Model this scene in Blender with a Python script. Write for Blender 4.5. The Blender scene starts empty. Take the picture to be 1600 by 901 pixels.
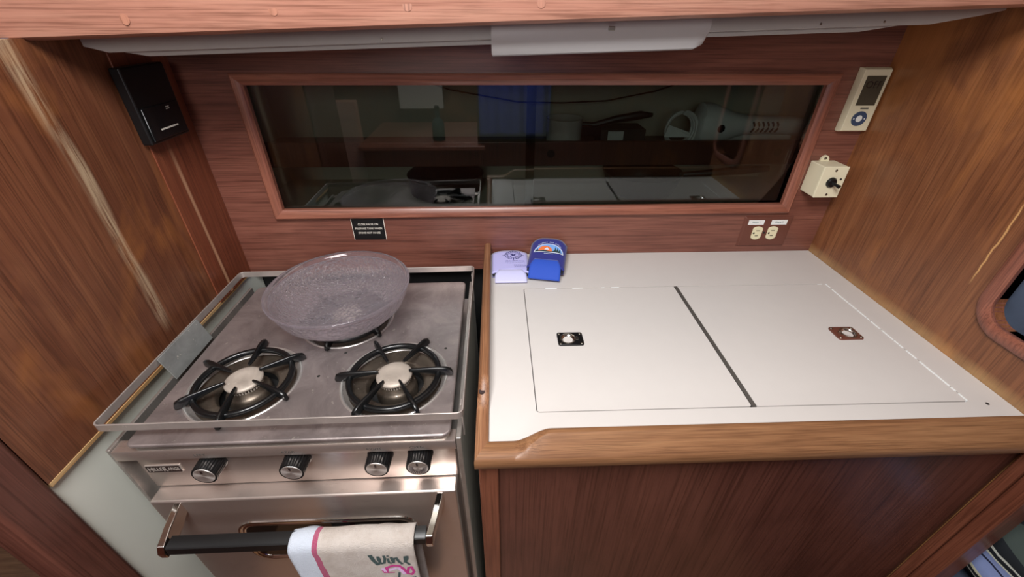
import bpy, bmesh, math, random
from mathutils import Matrix, Vector
random.seed(7)
PI = math.pi
sc = bpy.context.scene
COL = sc.collection

# ------------------------------------------------------------------ camera
# units: metres.  z = 0 is the white counter top, the camera stands at x = y = 0
cam_d = bpy.data.cameras.new('camera')
cam = bpy.data.objects.new('camera', cam_d)
COL.objects.link(cam)
cam_d.sensor_width = 36.0
cam_d.lens = 655.93 / 1600 * 36.0
cam_d.clip_start = 0.01
def cam_rot(pitch, yaw, roll):
    B = Matrix(((1, 0, 0), (0, 0, -1), (0, 1, 0)))
    c, s = math.cos(yaw), math.sin(yaw);    Ry = Matrix(((c, 0, -s), (0, 1, 0), (s, 0, c)))
    c, s = math.cos(pitch), math.sin(pitch); Rx = Matrix(((1, 0, 0), (0, c, -s), (0, s, c)))
    c, s = math.cos(roll), math.sin(roll);  Rz = Matrix(((c, -s, 0), (s, c, 0), (0, 0, 1)))
    M = Rz @ Rx @ Ry @ B
    flip = Matrix(((1, 0, 0), (0, -1, 0), (0, 0, -1)))
    return (flip @ M).transposed()
cam.matrix_world = Matrix.Translation((0, 0, 0.47)) @ cam_rot(0.583029, 0.0381541, 0.00503364).to_4x4()
sc.camera = cam

# ------------------------------------------------------------------ sky, daylight, exposure
w = bpy.data.worlds.new('world'); sc.world = w; w.use_nodes = True
w.node_tree.nodes['Background'].inputs[0].default_value = (0.62, 0.74, 0.95, 1)
w.node_tree.nodes['Background'].inputs[1].default_value = 1.0
def area(name, loc, aim, sx, sy, power, color):
    d = bpy.data.lights.new(name, 'AREA'); d.shape = 'RECTANGLE'
    d.size = sx; d.size_y = sy; d.energy = power; d.color = color
    o = bpy.data.objects.new(name, d); COL.objects.link(o)
    o.location = loc
    o.rotation_euler = (Vector(aim) - Vector(loc)).to_track_quat('-Z', 'Y').to_euler()
    return o
area('companionway_daylight', (-0.30, -1.50, 0.80), (0.0, 0.2, -0.35), 0.75, 0.55, 10, (1.0, 0.95, 0.90))
area('hatch_daylight', (-0.14, -0.12, 1.06), (-0.13, -0.02, 0.0), 0.52, 0.50, 25, (1.0, 0.98, 0.965))
vs = sc.view_settings
vs.view_transform = 'Standard'; vs.look = 'None'; vs.gamma = 1.0; vs.use_curve_mapping = False
vs.exposure = 0.0

# ------------------------------------------------------------------ materials
def srgb(r, g, b):
    f = lambda c: (c / 255 / 12.92) if c / 255 <= 0.04045 else ((c / 255 + 0.055) / 1.055) ** 2.4
    return (f(r), f(g), f(b), 1)
class N:
    def __init__(s, name):
        s.m = bpy.data.materials.new(name); s.m.use_nodes = True
        s.t = s.m.node_tree; s.n = s.t.nodes; s.b = s.n['Principled BSDF']; s.out = s.n['Material Output']
    def a(s, typ, **kw):
        nd = s.n.new(typ)
        for k, v in kw.items(): setattr(nd, k, v)
        return nd
    def l(s, a, b): s.t.links.new(a, b)
    def coords(s, scale=(1, 1, 1), rot=(0, 0, 0), kind='Object'):
        tc = s.a('ShaderNodeTexCoord'); mp = s.a('ShaderNodeMapping')
        mp.inputs['Scale'].default_value = scale; mp.inputs['Rotation'].default_value = rot
        s.l(tc.outputs[kind], mp.inputs['Vector']); return mp.outputs['Vector']
    def noise(s, vec, scale, detail=4, rough=0.55, dist=0.0):
        nz = s.a('ShaderNodeTexNoise'); nz.inputs['Scale'].default_value = scale
        nz.inputs['Detail'].default_value = detail; nz.inputs['Roughness'].default_value = rough
        nz.inputs['Distortion'].default_value = dist
        if vec is not None: s.l(vec, nz.inputs['Vector'])
        return nz.outputs['Fac']
    def ramp(s, fac, stops):
        r = s.a('ShaderNodeValToRGB'); e = r.color_ramp.elements
        while len(e) < len(stops): e.new(0.5)
        for el, (p, c) in zip(e, stops): el.position = p; el.color = c
        s.l(fac, r.inputs['Fac']); return r.outputs['Color']
    def mix(s, fac, a, b, mode='MIX'):
        mx = s.a('ShaderNodeMix', data_type='RGBA', blend_type=mode)
        for sock, v in ((mx.inputs[0], fac), (mx.inputs[6], a), (mx.inputs[7], b)):
            if isinstance(v, (int, float)): sock.default_value = v
            elif isinstance(v, tuple): sock.default_value = v
            else: s.l(v, sock)
        return mx.outputs[2]
    def math(s, op, a, b=None, c=None, clamp=False):
        mt = s.a('ShaderNodeMath', operation=op); mt.use_clamp = clamp
        for i, v in enumerate((a, b, c)):
            if v is None: continue
            if isinstance(v, (int, float)): mt.inputs[i].default_value = v
            else: s.l(v, mt.inputs[i])
        return mt.outputs[0]
    def sep(s, vec):
        x = s.a('ShaderNodeSeparateXYZ'); s.l(vec, x.inputs[0]); return x.outputs
    def bump(s, h, strength=0.2, dist=0.001):
        bp = s.a('ShaderNodeBump'); bp.inputs['Strength'].default_value = strength
        bp.inputs['Distance'].default_value = dist
        s.l(h, bp.inputs['Height']); s.l(bp.outputs[0], s.b.inputs['Normal']); return bp.outputs[0]
    def set(s, **kw):
        for k, v in kw.items():
            sock = s.b.inputs[k.replace('_', ' ')]
            if isinstance(v, (int, float, tuple)): sock.default_value = v
            else: s.l(v, sock)
        return s.m

def plain(name, col, rough=0.5, metal=0.0, var=0.06, **kw):
    n = N(name); v = n.coords()
    nz = n.noise(v, 35, 3)
    c = n.mix(nz, tuple(x * (1 - var) for x in col[:3]) + (1,), tuple(min(1, x * (1 + var)) for x in col[:3]) + (1,))
    return n.set(Base_Color=c, Roughness=rough, Metallic=metal, **kw)

def wood(name, dark, mid, light, axis='Z', rough=0.38, fine=1.0, coat=0.25, extra=None, figure=0.45):
    """varnished mahogany / teak: grain stretched along one axis, blotches, open pores"""
    n = N(name)
    st = {'X': (0.05, 1, 1), 'Y': (1, 0.05, 1), 'Z': (1, 1, 0.05)}[axis]
    pore = {'X': (0.012, 1, 1), 'Y': (1, 0.012, 1), 'Z': (1, 1, 0.012)}[axis]
    blot = {'X': (0.4, 1, 1), 'Y': (1, 0.4, 1), 'Z': (1, 1, 0.4)}[axis]
    vg = n.coords(st); vp = n.coords(pore); vb = n.coords(blot)
    g = n.noise(vg, 42 * fine, 6, 0.6, 0.6)
    g2 = n.noise(vb, 7, 4, 0.6, 1.2)
    p = n.noise(vp, 420 * fine, 2, 0.5)
    f = n.math('ADD', n.math('MULTIPLY', g, 1 - figure), n.math('MULTIPLY', g2, figure))
    c = n.ramp(f, [(0.22, dark), (0.47, mid), (0.72, light)])
    pm = n.ramp(p, [(0.34, (0.56, 0.52, 0.50, 1)), (0.54, (1, 1, 1, 1))])
    c = n.mix(0.8, c, pm, 'MULTIPLY')
    fl = n.noise(n.coords({'X': (0.08, 1, 1), 'Y': (1, 0.08, 1), 'Z': (1, 1, 0.08)}[axis]), 190, 3, 0.6)
    c = n.mix(0.7, c, n.ramp(fl, [(0.30, (0.72, 0.70, 0.68, 1)), (0.50, (1, 1, 1, 1)), (0.72, (1.0, 1.0, 1.0, 1))]), 'MULTIPLY')
    if extra: c = extra(n, c)
    rr = n.math('ADD', n.math('MULTIPLY', g2, 0.22), rough - 0.10)
    n.bump(n.math('ADD', n.math('MULTIPLY', g, 0.6), n.math('MULTIPLY', p, 0.5)), 0.18, 0.0008)
    n.set(Coat_Weight=coat, Coat_Roughness=0.28)
    return n.set(Base_Color=c, Roughness=rr)

def band(n, co, c0, half, soft, wob=None):
    d = n.math('ABSOLUTE', n.math('SUBTRACT', n.math('ADD', co, wob) if wob is not None else co, c0))
    return n.math('SUBTRACT', 1.0, n.math('DIVIDE', n.math('SUBTRACT', d, half), soft), clamp=True)

def left_wear(n, c):
    """bare, greyed wood where the varnish has gone: a long streak down the panel"""
    v = n.coords(); s = n.sep(v)
    wob = n.math('MULTIPLY', n.math('SUBTRACT', n.noise(n.coords((1, 1, 0.4)), 9, 3), 0.5), 0.05)
    m = band(n, s[1], 0.592, 0.005, 0.010, wob)
    tear = n.noise(n.coords((1, 1, 0.06)), 160, 4, 0.7)
    m = n.math('MULTIPLY', m, n.ramp(tear, [(0.38, (0, 0, 0, 1)), (0.58, (1, 1, 1, 1))]))
    top = n.math('MULTIPLY', n.math('SUBTRACT', s[2], 0.0), 25, clamp=True)
    m = n.math('MULTIPLY', m, top)
    c = n.mix(n.math('MULTIPLY', m, 0.8), c, srgb(196, 172, 140))
    # honey-coloured patches scattered by a large noise
    pz = n.noise(n.coords((1, 1, 0.6)), 5.5, 4, 0.6, 0.8)
    c = n.mix(n.math('MULTIPLY', n.ramp(pz, [(0.50, (0, 0, 0, 1)), (0.66, (1, 1, 1, 1))]), 0.5), c, srgb(186, 118, 60))
    return c
def batten_wear(n, c):
    v = n.coords(); s = n.sep(v)
    wob = n.math('MULTIPLY', n.math('SUBTRACT', n.noise(n.coords((1, 1, 0.3)), 8, 2), 0.5), 0.02)
    m = band(n, s[1], 0.772, 0.0016, 0.004, wob)
    m = n.math('MULTIPLY', m, n.math('MULTIPLY', n.math('SUBTRACT', 0.29, s[2]), 12, clamp=True))
    return n.mix(n.math('MULTIPLY', m, 0.75), c, srgb(205, 160, 125))
def right_crack(n, c):
    v = n.coords(); s = n.sep(v)
    wob = n.math('MULTIPLY', n.math('SUBTRACT', n.noise(n.coords((1, 1, 1)), 26, 4), 0.5), 0.010)
    m = band(n, s[1], 0.527, 0.0005, 0.0014, wob)
    m = n.math('MULTIPLY', m, n.math('MULTIPLY', n.math('SUBTRACT', s[2], 0.115), 40, clamp=True))
    m = n.math('MULTIPLY', m, n.math('MULTIPLY', n.math('SUBTRACT', 0.26, s[2]), 40, clamp=True))
    c = n.mix(n.math('MULTIPLY', m, 0.85), c, srgb(220, 170, 110))
    edge = n.math('MULTIPLY', n.math('SUBTRACT', 0.022, s[2]), 60, clamp=True)      # bleached foot of the panel
    edge = n.math('MULTIPLY', edge, n.noise(n.coords((1, 1, 1)), 18, 4, 0.7))
    c = n.mix(n.math('MULTIPLY', edge, 0.8), c, srgb(200, 165, 110))
    pz = n.noise(n.coords((1, 1, 0.5)), 6, 4, 0.6, 0.8)
    return n.mix(n.math('MULTIPLY', n.ramp(pz, [(0.48, (0, 0, 0, 1)), (0.64, (1, 1, 1, 1))]), 0.4), c, srgb(196, 126, 66))

M = {}
M['wood_left'] = wood('wood_left', srgb(74, 41, 28), srgb(114, 68, 46), srgb(142, 92, 62), 'Z', fine=1.3, extra=left_wear)
M['wood_batten'] = wood('wood_batten', srgb(84, 42, 28), srgb(126, 68, 46), srgb(150, 88, 60), 'Z', extra=batten_wear)
M['wood_right'] = wood('wood_right', srgb(92, 53, 33), srgb(130, 81, 51), srgb(154, 102, 66), 'Z', fine=1.3, extra=right_crack)
M['wood_back'] = wood('wood_back', srgb(80, 45, 38), srgb(120, 73, 60), srgb(146, 94, 78), 'X', fine=1.4)
M['wood_frame'] = wood('wood_frame', srgb(100, 56, 44), srgb(142, 86, 68), srgb(168, 110, 88), 'X', fine=1.6)
M['wood_frame_up'] = wood('wood_frame_up', srgb(100, 56, 44), srgb(142, 86, 68), srgb(168, 110, 88), 'Z', fine=1.6)
M['wood_beam'] = wood('wood_beam', srgb(158, 106, 88), srgb(186, 132, 112), srgb(204, 154, 132), 'X', fine=1.3)
M['wood_teak'] = wood('wood_teak', srgb(100, 67, 44), srgb(136, 95, 64), srgb(160, 118, 82), 'X', fine=2.2, figure=0.3, coat=0.06, rough=0.46)
M['wood_teak_y'] = wood('wood_teak_y', srgb(104, 68, 46), srgb(140, 96, 66), srgb(164, 120, 86), 'Y', fine=2.2, figure=0.3, coat=0.06, rough=0.46)
M['wood_panel'] = wood('wood_panel', srgb(64, 36, 30), srgb(92, 54, 45), srgb(112, 68, 56), 'Z', fine=0.9, figure=0.65)
M['wood_post'] = wood('wood_post', srgb(84, 46, 34), srgb(118, 68, 50), srgb(140, 86, 64), 'Z', fine=1.6)
M['wood_dark'] = wood('wood_dark', srgb(58, 28, 20), srgb(84, 44, 32), srgb(104, 58, 42), 'Z')
M['bare_edge'] = wood('bare_edge', srgb(120, 84, 50), srgb(186, 148, 100), srgb(214, 184, 138), 'Y', fine=2.0, coat=0.0, rough=0.6)
M['laminate'] = plain('laminate', srgb(206, 201, 197), 0.34, var=0.02)
M['white_panel'] = plain('white_panel', srgb(214, 216, 206), 0.4, var=0.02)
M['cream_paint'] = plain('cream_paint', srgb(205, 198, 178), 0.6, var=0.05)
M['headliner'] = plain('headliner', srgb(216, 212, 202), 0.8, var=0.03)
M['track'] = plain('track', srgb(178, 174, 170), 0.45, var=0.05)
M['diffuser'] = plain('diffuser', srgb(186, 184, 184), 0.35, var=0.02)
M['black_plastic'] = plain('black_plastic', srgb(16, 16, 17), 0.35)
M['black_matte'] = plain('black_matte', srgb(12, 12, 12), 0.75)
M['black_gloss'] = plain('black_gloss', srgb(20, 22, 24), 0.16)
M['ivory'] = plain('ivory', srgb(228, 220, 184), 0.42, var=0.03)
M['cream_white'] = plain('cream_white', srgb(226, 218, 188), 0.4, var=0.03)
M['label_white'] = plain('label_white', srgb(232, 234, 230), 0.5, var=0.02)
M['ink_grey'] = plain('ink_grey', srgb(120, 140, 140), 0.6)
M['screw'] = plain('screw', srgb(150, 145, 135), 0.35, 1.0)
M['chrome'] = plain('chrome', srgb(225, 222, 218), 0.09, 1.0, var=0.02)
M['chrome_soft'] = plain('chrome_soft', srgb(214, 210, 206), 0.3, 0.8, var=0.06)
M['letter_white'] = plain('letter_white', srgb(232, 226, 214), 0.5)
M['silver_letter'] = plain('silver_letter', srgb(226, 216, 208), 0.35, 0.6)
M['badge_black'] = plain('badge_black', srgb(40, 26, 24), 0.35)
M['bronze_plate'] = plain('bronze_plate', srgb(112, 68, 56), 0.38, 0.25, var=0.08)
M['galvanised'] = None
M['slot'] = plain('slot', srgb(30, 28, 26), 0.6)
M['navy'] = plain('navy', srgb(60, 70, 88), 0.85, var=0.3)
M['plug'] = wood('plug', srgb(150, 100, 82), srgb(176, 122, 100), srgb(190, 136, 114), 'Z')
M['plug_dark'] = plain('plug_dark', srgb(58, 44, 44), 0.6)
M['sealant'] = plain('sealant', srgb(240, 244, 244), 0.3)
M['seam_metal'] = plain('seam_metal', srgb(92, 88, 84), 0.45, 0.3)

def steel(name, col, rough, axis, stain=0.35, metal=1.0, speck=0.4, rv=0.22):
    n = N(name)
    st = {'X': (0.02, 1, 1), 'Y': (1, 0.02, 1), 'Z': (1, 1, 0.02)}[axis]
    br = n.noise(n.coords(st), 900, 2, 0.5)
    bl = n.noise(n.coords(), 13, 6, 0.7, 0.8)
    sp = n.noise(n.coords(), 120, 3, 0.7)
    d = tuple(x * (1 - stain) for x in col[:3]) + (1,)
    c = n.mix(n.ramp(bl, [(0.35, (0, 0, 0, 1)), (0.65, (1, 1, 1, 1))]), d, col)
    c = n.mix(n.math('MULTIPLY', n.ramp(sp, [(0.66, (0, 0, 0, 1)), (0.71, (1, 1, 1, 1))]), speck), c, srgb(232, 224, 212))
    rr = n.math('ADD', n.math('ADD', n.math('MULTIPLY', bl, rv), rough - rv * 0.45), n.math('MULTIPLY', br, 0.08))
    n.bump(br, 0.03, 0.0003)
    return n.set(Base_Color=c, Metallic=metal, Roughness=rr)
M['steel_hob'] = steel('steel_hob', srgb(178, 166, 164), 0.34, 'X', 0.38, 0.74)
M['steel_front'] = steel('steel_front', srgb(212, 198, 190), 0.25, 'X', 0.06, 0.86, 0.05, 0.05)
M['steel_side'] = steel('steel_side', srgb(184, 178, 172), 0.32, 'Z', 0.25, 0.75)
M['steel_rail'] = steel('steel_rail', srgb(200, 190, 184), 0.34, 'X', 0.2, 0.65)
M['galvanised'] = steel('galvanised', srgb(150, 152, 150), 0.5, 'Y', 0.35, 0.35)
M['burner_alu'] = steel('burner_alu', srgb(190, 178, 166), 0.5, 'X', 0.3, 0.35)
M['burner_pan'] = steel('burner_pan', srgb(122, 110, 98), 0.34, 'X', 0.55, 0.75)

def enamel():
    n = N('black_enamel'); nz = n.noise(n.coords(), 220, 3, 0.6)
    n.bump(nz, 0.12, 0.0006)
    return n.set(Base_Color=srgb(17, 18, 19), Roughness=0.24)
M['enamel'] = enamel()

def knob_face():
    """spun aluminium: fine turned rings"""
    n = N('spun_aluminium'); tc = n.coords(kind='UV'); s = n.sep(tc)
    r = n.math('SQRT', n.math('ADD', n.math('POWER', s[0], 2.0), n.math('POWER', s[1], 2.0)))
    n.bump(n.math('SINE', n.math('MULTIPLY', r, 260.0)), 0.25, 0.0002)
    tg = n.a('ShaderNodeTangent', direction_type='RADIAL', axis='Y')
    n.l(tg.outputs[0], n.b.inputs['Tangent'])
    n.b.inputs['Anisotropic'].default_value = 0.85
    return n.set(Base_Color=srgb(228, 220, 214), Metallic=0.9, Roughness=0.36)
M['spun'] = knob_face()

def tinted_glass():
    n = N('smoked_glass')
    tr = n.a('ShaderNodeBsdfTransparent'); tr.inputs[0].default_value = (0.64, 0.68, 0.66, 1)
    gl = n.a('ShaderNodeBsdfGlossy'); gl.inputs['Roughness'].default_value = 0.012
    gl.inputs[0].default_value = (0.95, 0.98, 1.0, 1)
    fr = n.a('ShaderNodeFresnel'); fr.inputs[0].default_value = 1.62
    mx = n.a('ShaderNodeMixShader')
    n.l(fr.outputs[0], mx.inputs[0]); n.l(tr.outputs[0], mx.inputs[1]); n.l(gl.outputs[0], mx.inputs[2])
    n.l(mx.outputs[0], n.out.inputs[0]); return n.m
M['smoked_glass'] = tinted_glass()

def oven_glass():
    n = N('oven_glass'); return n.set(Base_Color=srgb(18, 14, 12), Roughness=0.06)
M['oven_glass'] = oven_glass()

def bowl_glass(name, hammered):
    n = N(name)
    if hammered:
        vo = n.a('ShaderNodeTexVoronoi'); vo.inputs['Scale'].default_value = 150
        n.l(n.coords(), vo.inputs['Vector'])
        nz = n.noise(n.coords(), 210, 2)
        nb = n.bump(n.math('ADD', vo.outputs['Distance'], nz), 1.0, 0.004)
    n.set(Base_Color=(0.97, 0.95, 0.975, 1), Roughness=0.03, IOR=1.45)
    n.b.inputs['Transmission Weight'].default_value = 1.0
    tr = n.a('ShaderNodeBsdfTransparent'); tr.inputs[0].default_value = (0.94, 0.91, 0.95, 1)
    tl = n.a('ShaderNodeBsdfTranslucent'); tl.inputs[0].default_value = (0.86, 0.80, 0.86, 1)
    m1 = n.a('ShaderNodeMixShader'); m1.inputs[0].default_value = 0.22
    m2 = n.a('ShaderNodeMixShader'); m2.inputs[0].default_value = 0.11 if hammered else 0.08
    df = n.a('ShaderNodeBsdfDiffuse'); df.inputs[0].default_value = (0.86, 0.80, 0.86, 1)
    m3 = n.a('ShaderNodeMixShader'); m3.inputs[0].default_value = 0.5
    n.l(n.b.outputs[0], m1.inputs[1]); n.l(tr.outputs[0], m1.inputs[2])
    n.l(m1.outputs[0], m2.inputs[1]); n.l(tl.outputs[0], m3.inputs[1]); n.l(df.outputs[0], m3.inputs[2]); n.l(m3.outputs[0], m2.inputs[2])
    n.l(m2.outputs[0], n.out.inputs[0]); return n.m
M['bowl_glass'] = bowl_glass('hammered_glass', True)
M['bowl_rim'] = bowl_glass('clear_glass', False)

def neoprene(name, col):
    n = N(name); nz = n.noise(n.coords(), 900, 2); n.bump(nz, 0.15, 0.0004)
    return n.set(Base_Color=col, Roughness=0.75, Sheen_Weight=0.2)
M['lilac'] = neoprene('lilac_foam', srgb(188, 186, 240))
M['lilac_flap'] = neoprene('lilac_flap', srgb(206, 206, 246))
M['navy_foam'] = neoprene('navy_foam', srgb(36, 42, 128))
M['blue_foam'] = neoprene('blue_foam', srgb(30, 74, 182))
M['gap_black'] = neoprene('gap_black', srgb(14, 15, 18))  # black for the shade inside the open sleeve ends
for k, c in dict(print_navy=(58, 58, 120), print_white=(214, 226, 246), print_orange=(232, 122, 66), print_sky=(120, 170, 232),
                 print_green=(38, 62, 64), towel_green=(64, 82, 82), towel_plum=(112, 40, 82), towel_pink=(196, 62, 138),
                 towel_lilac=(226, 190, 232), print_grey=(70, 66, 62)).items():
    M[k] = plain(k, srgb(*c), 0.8)

def towel_mat():
    n = N('terry_towel'); uv = n.a('ShaderNodeUVMap').outputs[0]; s = n.sep(uv)
    nz = n.noise(n.coords(), 700, 3, 0.7); soil = n.noise(n.coords(), 26, 4, 0.65)
    cream = n.mix(n.ramp(soil, [(0.45, (0, 0, 0, 1)), (0.75, (1, 1, 1, 1))]), srgb(226, 214, 204), srgb(196, 178, 164))
    wob = n.math('MULTIPLY', n.math('SUBTRACT', n.noise(n.coords(), 45, 2), 0.5), 0.03)
    u = n.math('ADD', s[0], wob)
    st1 = n.math('LESS_THAN', u, 0.235); st2 = n.math('LESS_THAN', u, 0.19)
    c = n.mix(st1, cream, srgb(188, 48, 106))
    c = n.mix(st2, c, srgb(226, 236, 252))
    n.bump(nz, 1.0, 0.004)
    return n.set(Base_Color=c, Roughness=0.95, Sheen_Weight=0.3)
M['towel'] = towel_mat()

def stripe_mat():
    n = N('striped_cloth'); s = n.sep(n.coords())
    f = n.math('FRACT', n.math('MULTIPLY', n.math('ADD', s[2], n.math('MULTIPLY', s[0], -0.55)), 9.5))
    r = n.a('ShaderNodeValToRGB'); r.color_ramp.interpolation = 'CONSTANT'
    e = r.color_ramp.elements
    st = [(0, (136, 152, 200)), (0.2, (30, 34, 60)), (0.24, (136, 152, 200)), (0.34, (214, 218, 200)), (0.38, (20, 26, 34)), (0.48, (206, 210, 200)),
          (0.52, (18, 24, 30)), (0.66, (60, 70, 66)), (0.72, (18, 24, 30)), (0.82, (206, 210, 200)), (0.88, (18, 24, 30)), (0.94, (206, 206, 180))]
    while len(e) < len(st): e.new(0.5)
    for el, (p, c) in zip(e, st): el.position = p; el.color = srgb(*c)
    n.l(f, r.inputs[0]); n.bump(n.noise(n.coords(), 500, 2), 0.3, 0.0008)
    return n.set(Base_Color=r.outputs[0], Roughness=0.9)
M['striped'] = stripe_mat()

# ------------------------------------------------------------------ geometry helpers
class MB:
    def __init__(s): s.v = []; s.f = []; s.uv = None
    def add(s, vs, fs):
        o = len(s.v); s.v += [tuple(p) for p in vs]; s.f += [tuple(i + o for i in f) for f in fs]; return s
    def box(s, x0, x1, y0, y1, z0, z1):
        return s.add([(x0, y0, z0), (x1, y0, z0), (x1, y1, z0), (x0, y1, z0), (x0, y0, z1), (x1, y0, z1), (x1, y1, z1), (x0, y1, z1)],
                     [(0, 3, 2, 1), (4, 5, 6, 7), (0, 1, 5, 4), (1, 2, 6, 5), (2, 3, 7, 6), (3, 0, 4, 7)])
    def loft(s, secs, cap=True, closed=False):
        n = len(secs[0]); vs = [p for q in secs for p in q]; fs = []
        m = len(secs)
        for i in range(m if closed else m - 1):
            a, b = i * n, ((i + 1) % m) * n
            for j in range(n):
                k = (j + 1) % n
                fs.append((a + j, a + k, b + k, b + j))
        if cap and not closed:
            fs.append(tuple(range(n - 1, -1, -1))); fs.append(tuple((m - 1) * n + j for j in range(n)))
        return s.add(vs, fs)
    def lathe(s, prof, c, n=40, axis='Z', cap=True):
        secs = []
        for r, h in prof:
            ring = []
            for k in range(n):
                a = 2 * PI * k / n; p = (r * math.cos(a), r * math.sin(a))
                if axis == 'Z': q = (c[0] + p[0], c[1] + p[1], c[2] + h)
                elif axis == 'Y': q = (c[0] + p[0], c[1] - h, c[2] + p[1])      # h runs towards -y
                else: q = (c[0] + h, c[1] + p[0], c[2] + p[1])
                ring.append(q)
            secs.append(ring)
        return s.loft(secs, cap)
    def tube(s, pts, r, n=8, closed=False):
        pts = [Vector(p) for p in pts]; secs = []; m = len(pts)
        up = None
        for i, p in enumerate(pts):
            a = pts[i - 1] if (i > 0 or closed) else p
            b = pts[(i + 1) % m] if (i < m - 1 or closed) else p
            t = (b - a).normalized()
            if up is None: up = Vector((0, 0, 1)) if abs(t.z) < 0.9 else Vector((1, 0, 0))
            u = t.cross(up).normalized(); up2 = u.cross(t).normalized()
            rr = r[i] if isinstance(r, (list, tuple)) else r
            secs.append([tuple(p + u * rr * math.cos(2 * PI * k / n) + up2 * rr * math.sin(2 * PI * k / n)) for k in range(n)])
        return s.loft(secs, not closed, closed)
    def grid(s, fn, nu, nv):
        vs = [fn(i / nu, j / nv) for j in range(nv + 1) for i in range(nu + 1)]
        fs = [(j * (nu + 1) + i, j * (nu + 1) + i + 1, (j + 1) * (nu + 1) + i + 1, (j + 1) * (nu + 1) + i) for j in range(nv) for i in range(nu)]
        return s.add(vs, fs)
    def mesh(s, name):
        me = bpy.data.meshes.new(name); me.from_pydata(s.v, [], s.f); me.update()
        bm = bmesh.new(); bm.from_mesh(me); bmesh.ops.recalc_face_normals(bm, faces=bm.faces); bm.to_mesh(me); bm.free()
        return me

def tag(o, label=None, cat=None, group=None, kind=None):
    if label: o['label'] = label
    if cat: o['category'] = cat
    if group: o['group'] = group
    if kind: o['kind'] = kind
    return o
def put(name, me, mat, parent=None, bevel=0, smooth=False, seg=2, angle=35, mods=None):
    if isinstance(me, MB): me = me.mesh(name)
    o = bpy.data.objects.new(name, me); COL.objects.link(o)
    if mat: me.materials.clear(); me.materials.append(M[mat] if isinstance(mat, str) else mat)
    if smooth or bevel:
        me.polygons.foreach_set('use_smooth', [True] * len(me.polygons)); me.set_sharp_from_angle(angle=math.radians(angle))
    if bevel:
        b = o.modifiers.new('bevel', 'BEVEL'); b.width = bevel; b.segments = seg; b.limit_method = 'ANGLE'
        b.angle_limit = math.radians(40); b.harden_normals = True
    if parent:
        o.parent = parent
        if parent.type == 'EMPTY': o.location = -Vector(parent['base'])
    return o
def thing(name, base, label, cat, group=None):
    o = bpy.data.objects.new(name, None); COL.objects.link(o); o.empty_display_size = 0.03
    o.location = base; o['base'] = tuple(base); return tag(o, label, cat, group)
def struct(name, me, mat, label=None, **kw):
    return tag(put(name, me, mat, **kw), label, kind='structure')
def rrect(cx, cy, w_, h, r, n=6):
    pts = []
    for sx, sy, a0 in ((1, 1, 0), (-1, 1, 90), (-1, -1, 180), (1, -1, 270)):
        for k in range(n + 1):
            a = math.radians(a0 + 90 * k / n)
            pts.append((cx + sx * (w_ / 2 - r) + r * math.cos(a), cy + sy * (h / 2 - r) + r * math.sin(a)))
    return pts
def circ(cx, cy, r, n=40, ry=None): return [(cx + r * math.cos(2 * PI * k / n), cy + (ry or r) * math.sin(2 * PI * k / n)) for k in range(n)]
# plane mapping for plates cut from a sheet: local (u, v, thickness)
def XY(z): return Matrix(((1, 0, 0, 0), (0, 1, 0, 0), (0, 0, 1, z), (0, 0, 0, 1)))
def XZ(y): return Matrix(((1, 0, 0, 0), (0, 0, -1, y), (0, 1, 0, 0), (0, 0, 0, 1)))       # front faces -y
def YZ(x, s=1): return Matrix(((0, 0, s, x), (1, 0, 0, 0), (0, 1, 0, 0), (0, 0, 0, 1)))
def sheet(loops, depth, mtx, bevel=0.0, res=1):
    """flat sheet with holes; thickness centred on the plane"""
    cu = bpy.data.curves.new('c', 'CURVE'); cu.dimensions = '2D'; cu.fill_mode = 'BOTH'
    cu.extrude = max(depth / 2 - bevel, 0.0); cu.bevel_depth = bevel; cu.bevel_resolution = res
    cu.offset = -bevel
    for lp in loops:
        sp = cu.splines.new('POLY'); sp.points.add(len(lp) - 1)
        for p, q in zip(sp.points, lp): p.co = (q[0], q[1], 0, 1)
        sp.use_cyclic_u = True
    ob = bpy.data.objects.new('c', cu)
    me = bpy.data.meshes.new_from_object(ob)
    bpy.data.objects.remove(ob); bpy.data.curves.remove(cu)
    me.transform(mtx); me.update(); return me
def text_mesh(txt, size, mtx, depth=0.0003, align='CENTER', shear=0.0, sx=1.0):
    cu = bpy.data.curves.new('t', 'FONT'); cu.body = txt; cu.size = size; cu.align_x = align; cu.align_y = 'CENTER'
    cu.extrude = depth; cu.shear = shear; cu.resolution_u = 3
    ob = bpy.data.objects.new('t', cu); me = bpy.data.meshes.new_from_object(ob)
    bpy.data.objects.remove(ob); bpy.data.curves.remove(cu)
    me.transform(Matrix.Diagonal((sx, 1, 1, 1))); me.transform(mtx); return me
def joined(meshes):
    bm = bmesh.new()
    for m_ in meshes: bm.from_mesh(m_)
    me = bpy.data.meshes.new('j'); bm.to_mesh(me); bm.free(); return me

# ================================================================== the setting
XL, XR, YB = -0.576, 0.736, 0.856
FLOOR = -0.95
struct('floor', MB().box(-1.7, 2.1, -1.9, 1.1, FLOOR - 0.03, FLOOR), 'wood_teak', 'dark wooden cabin sole under the galley')
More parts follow.
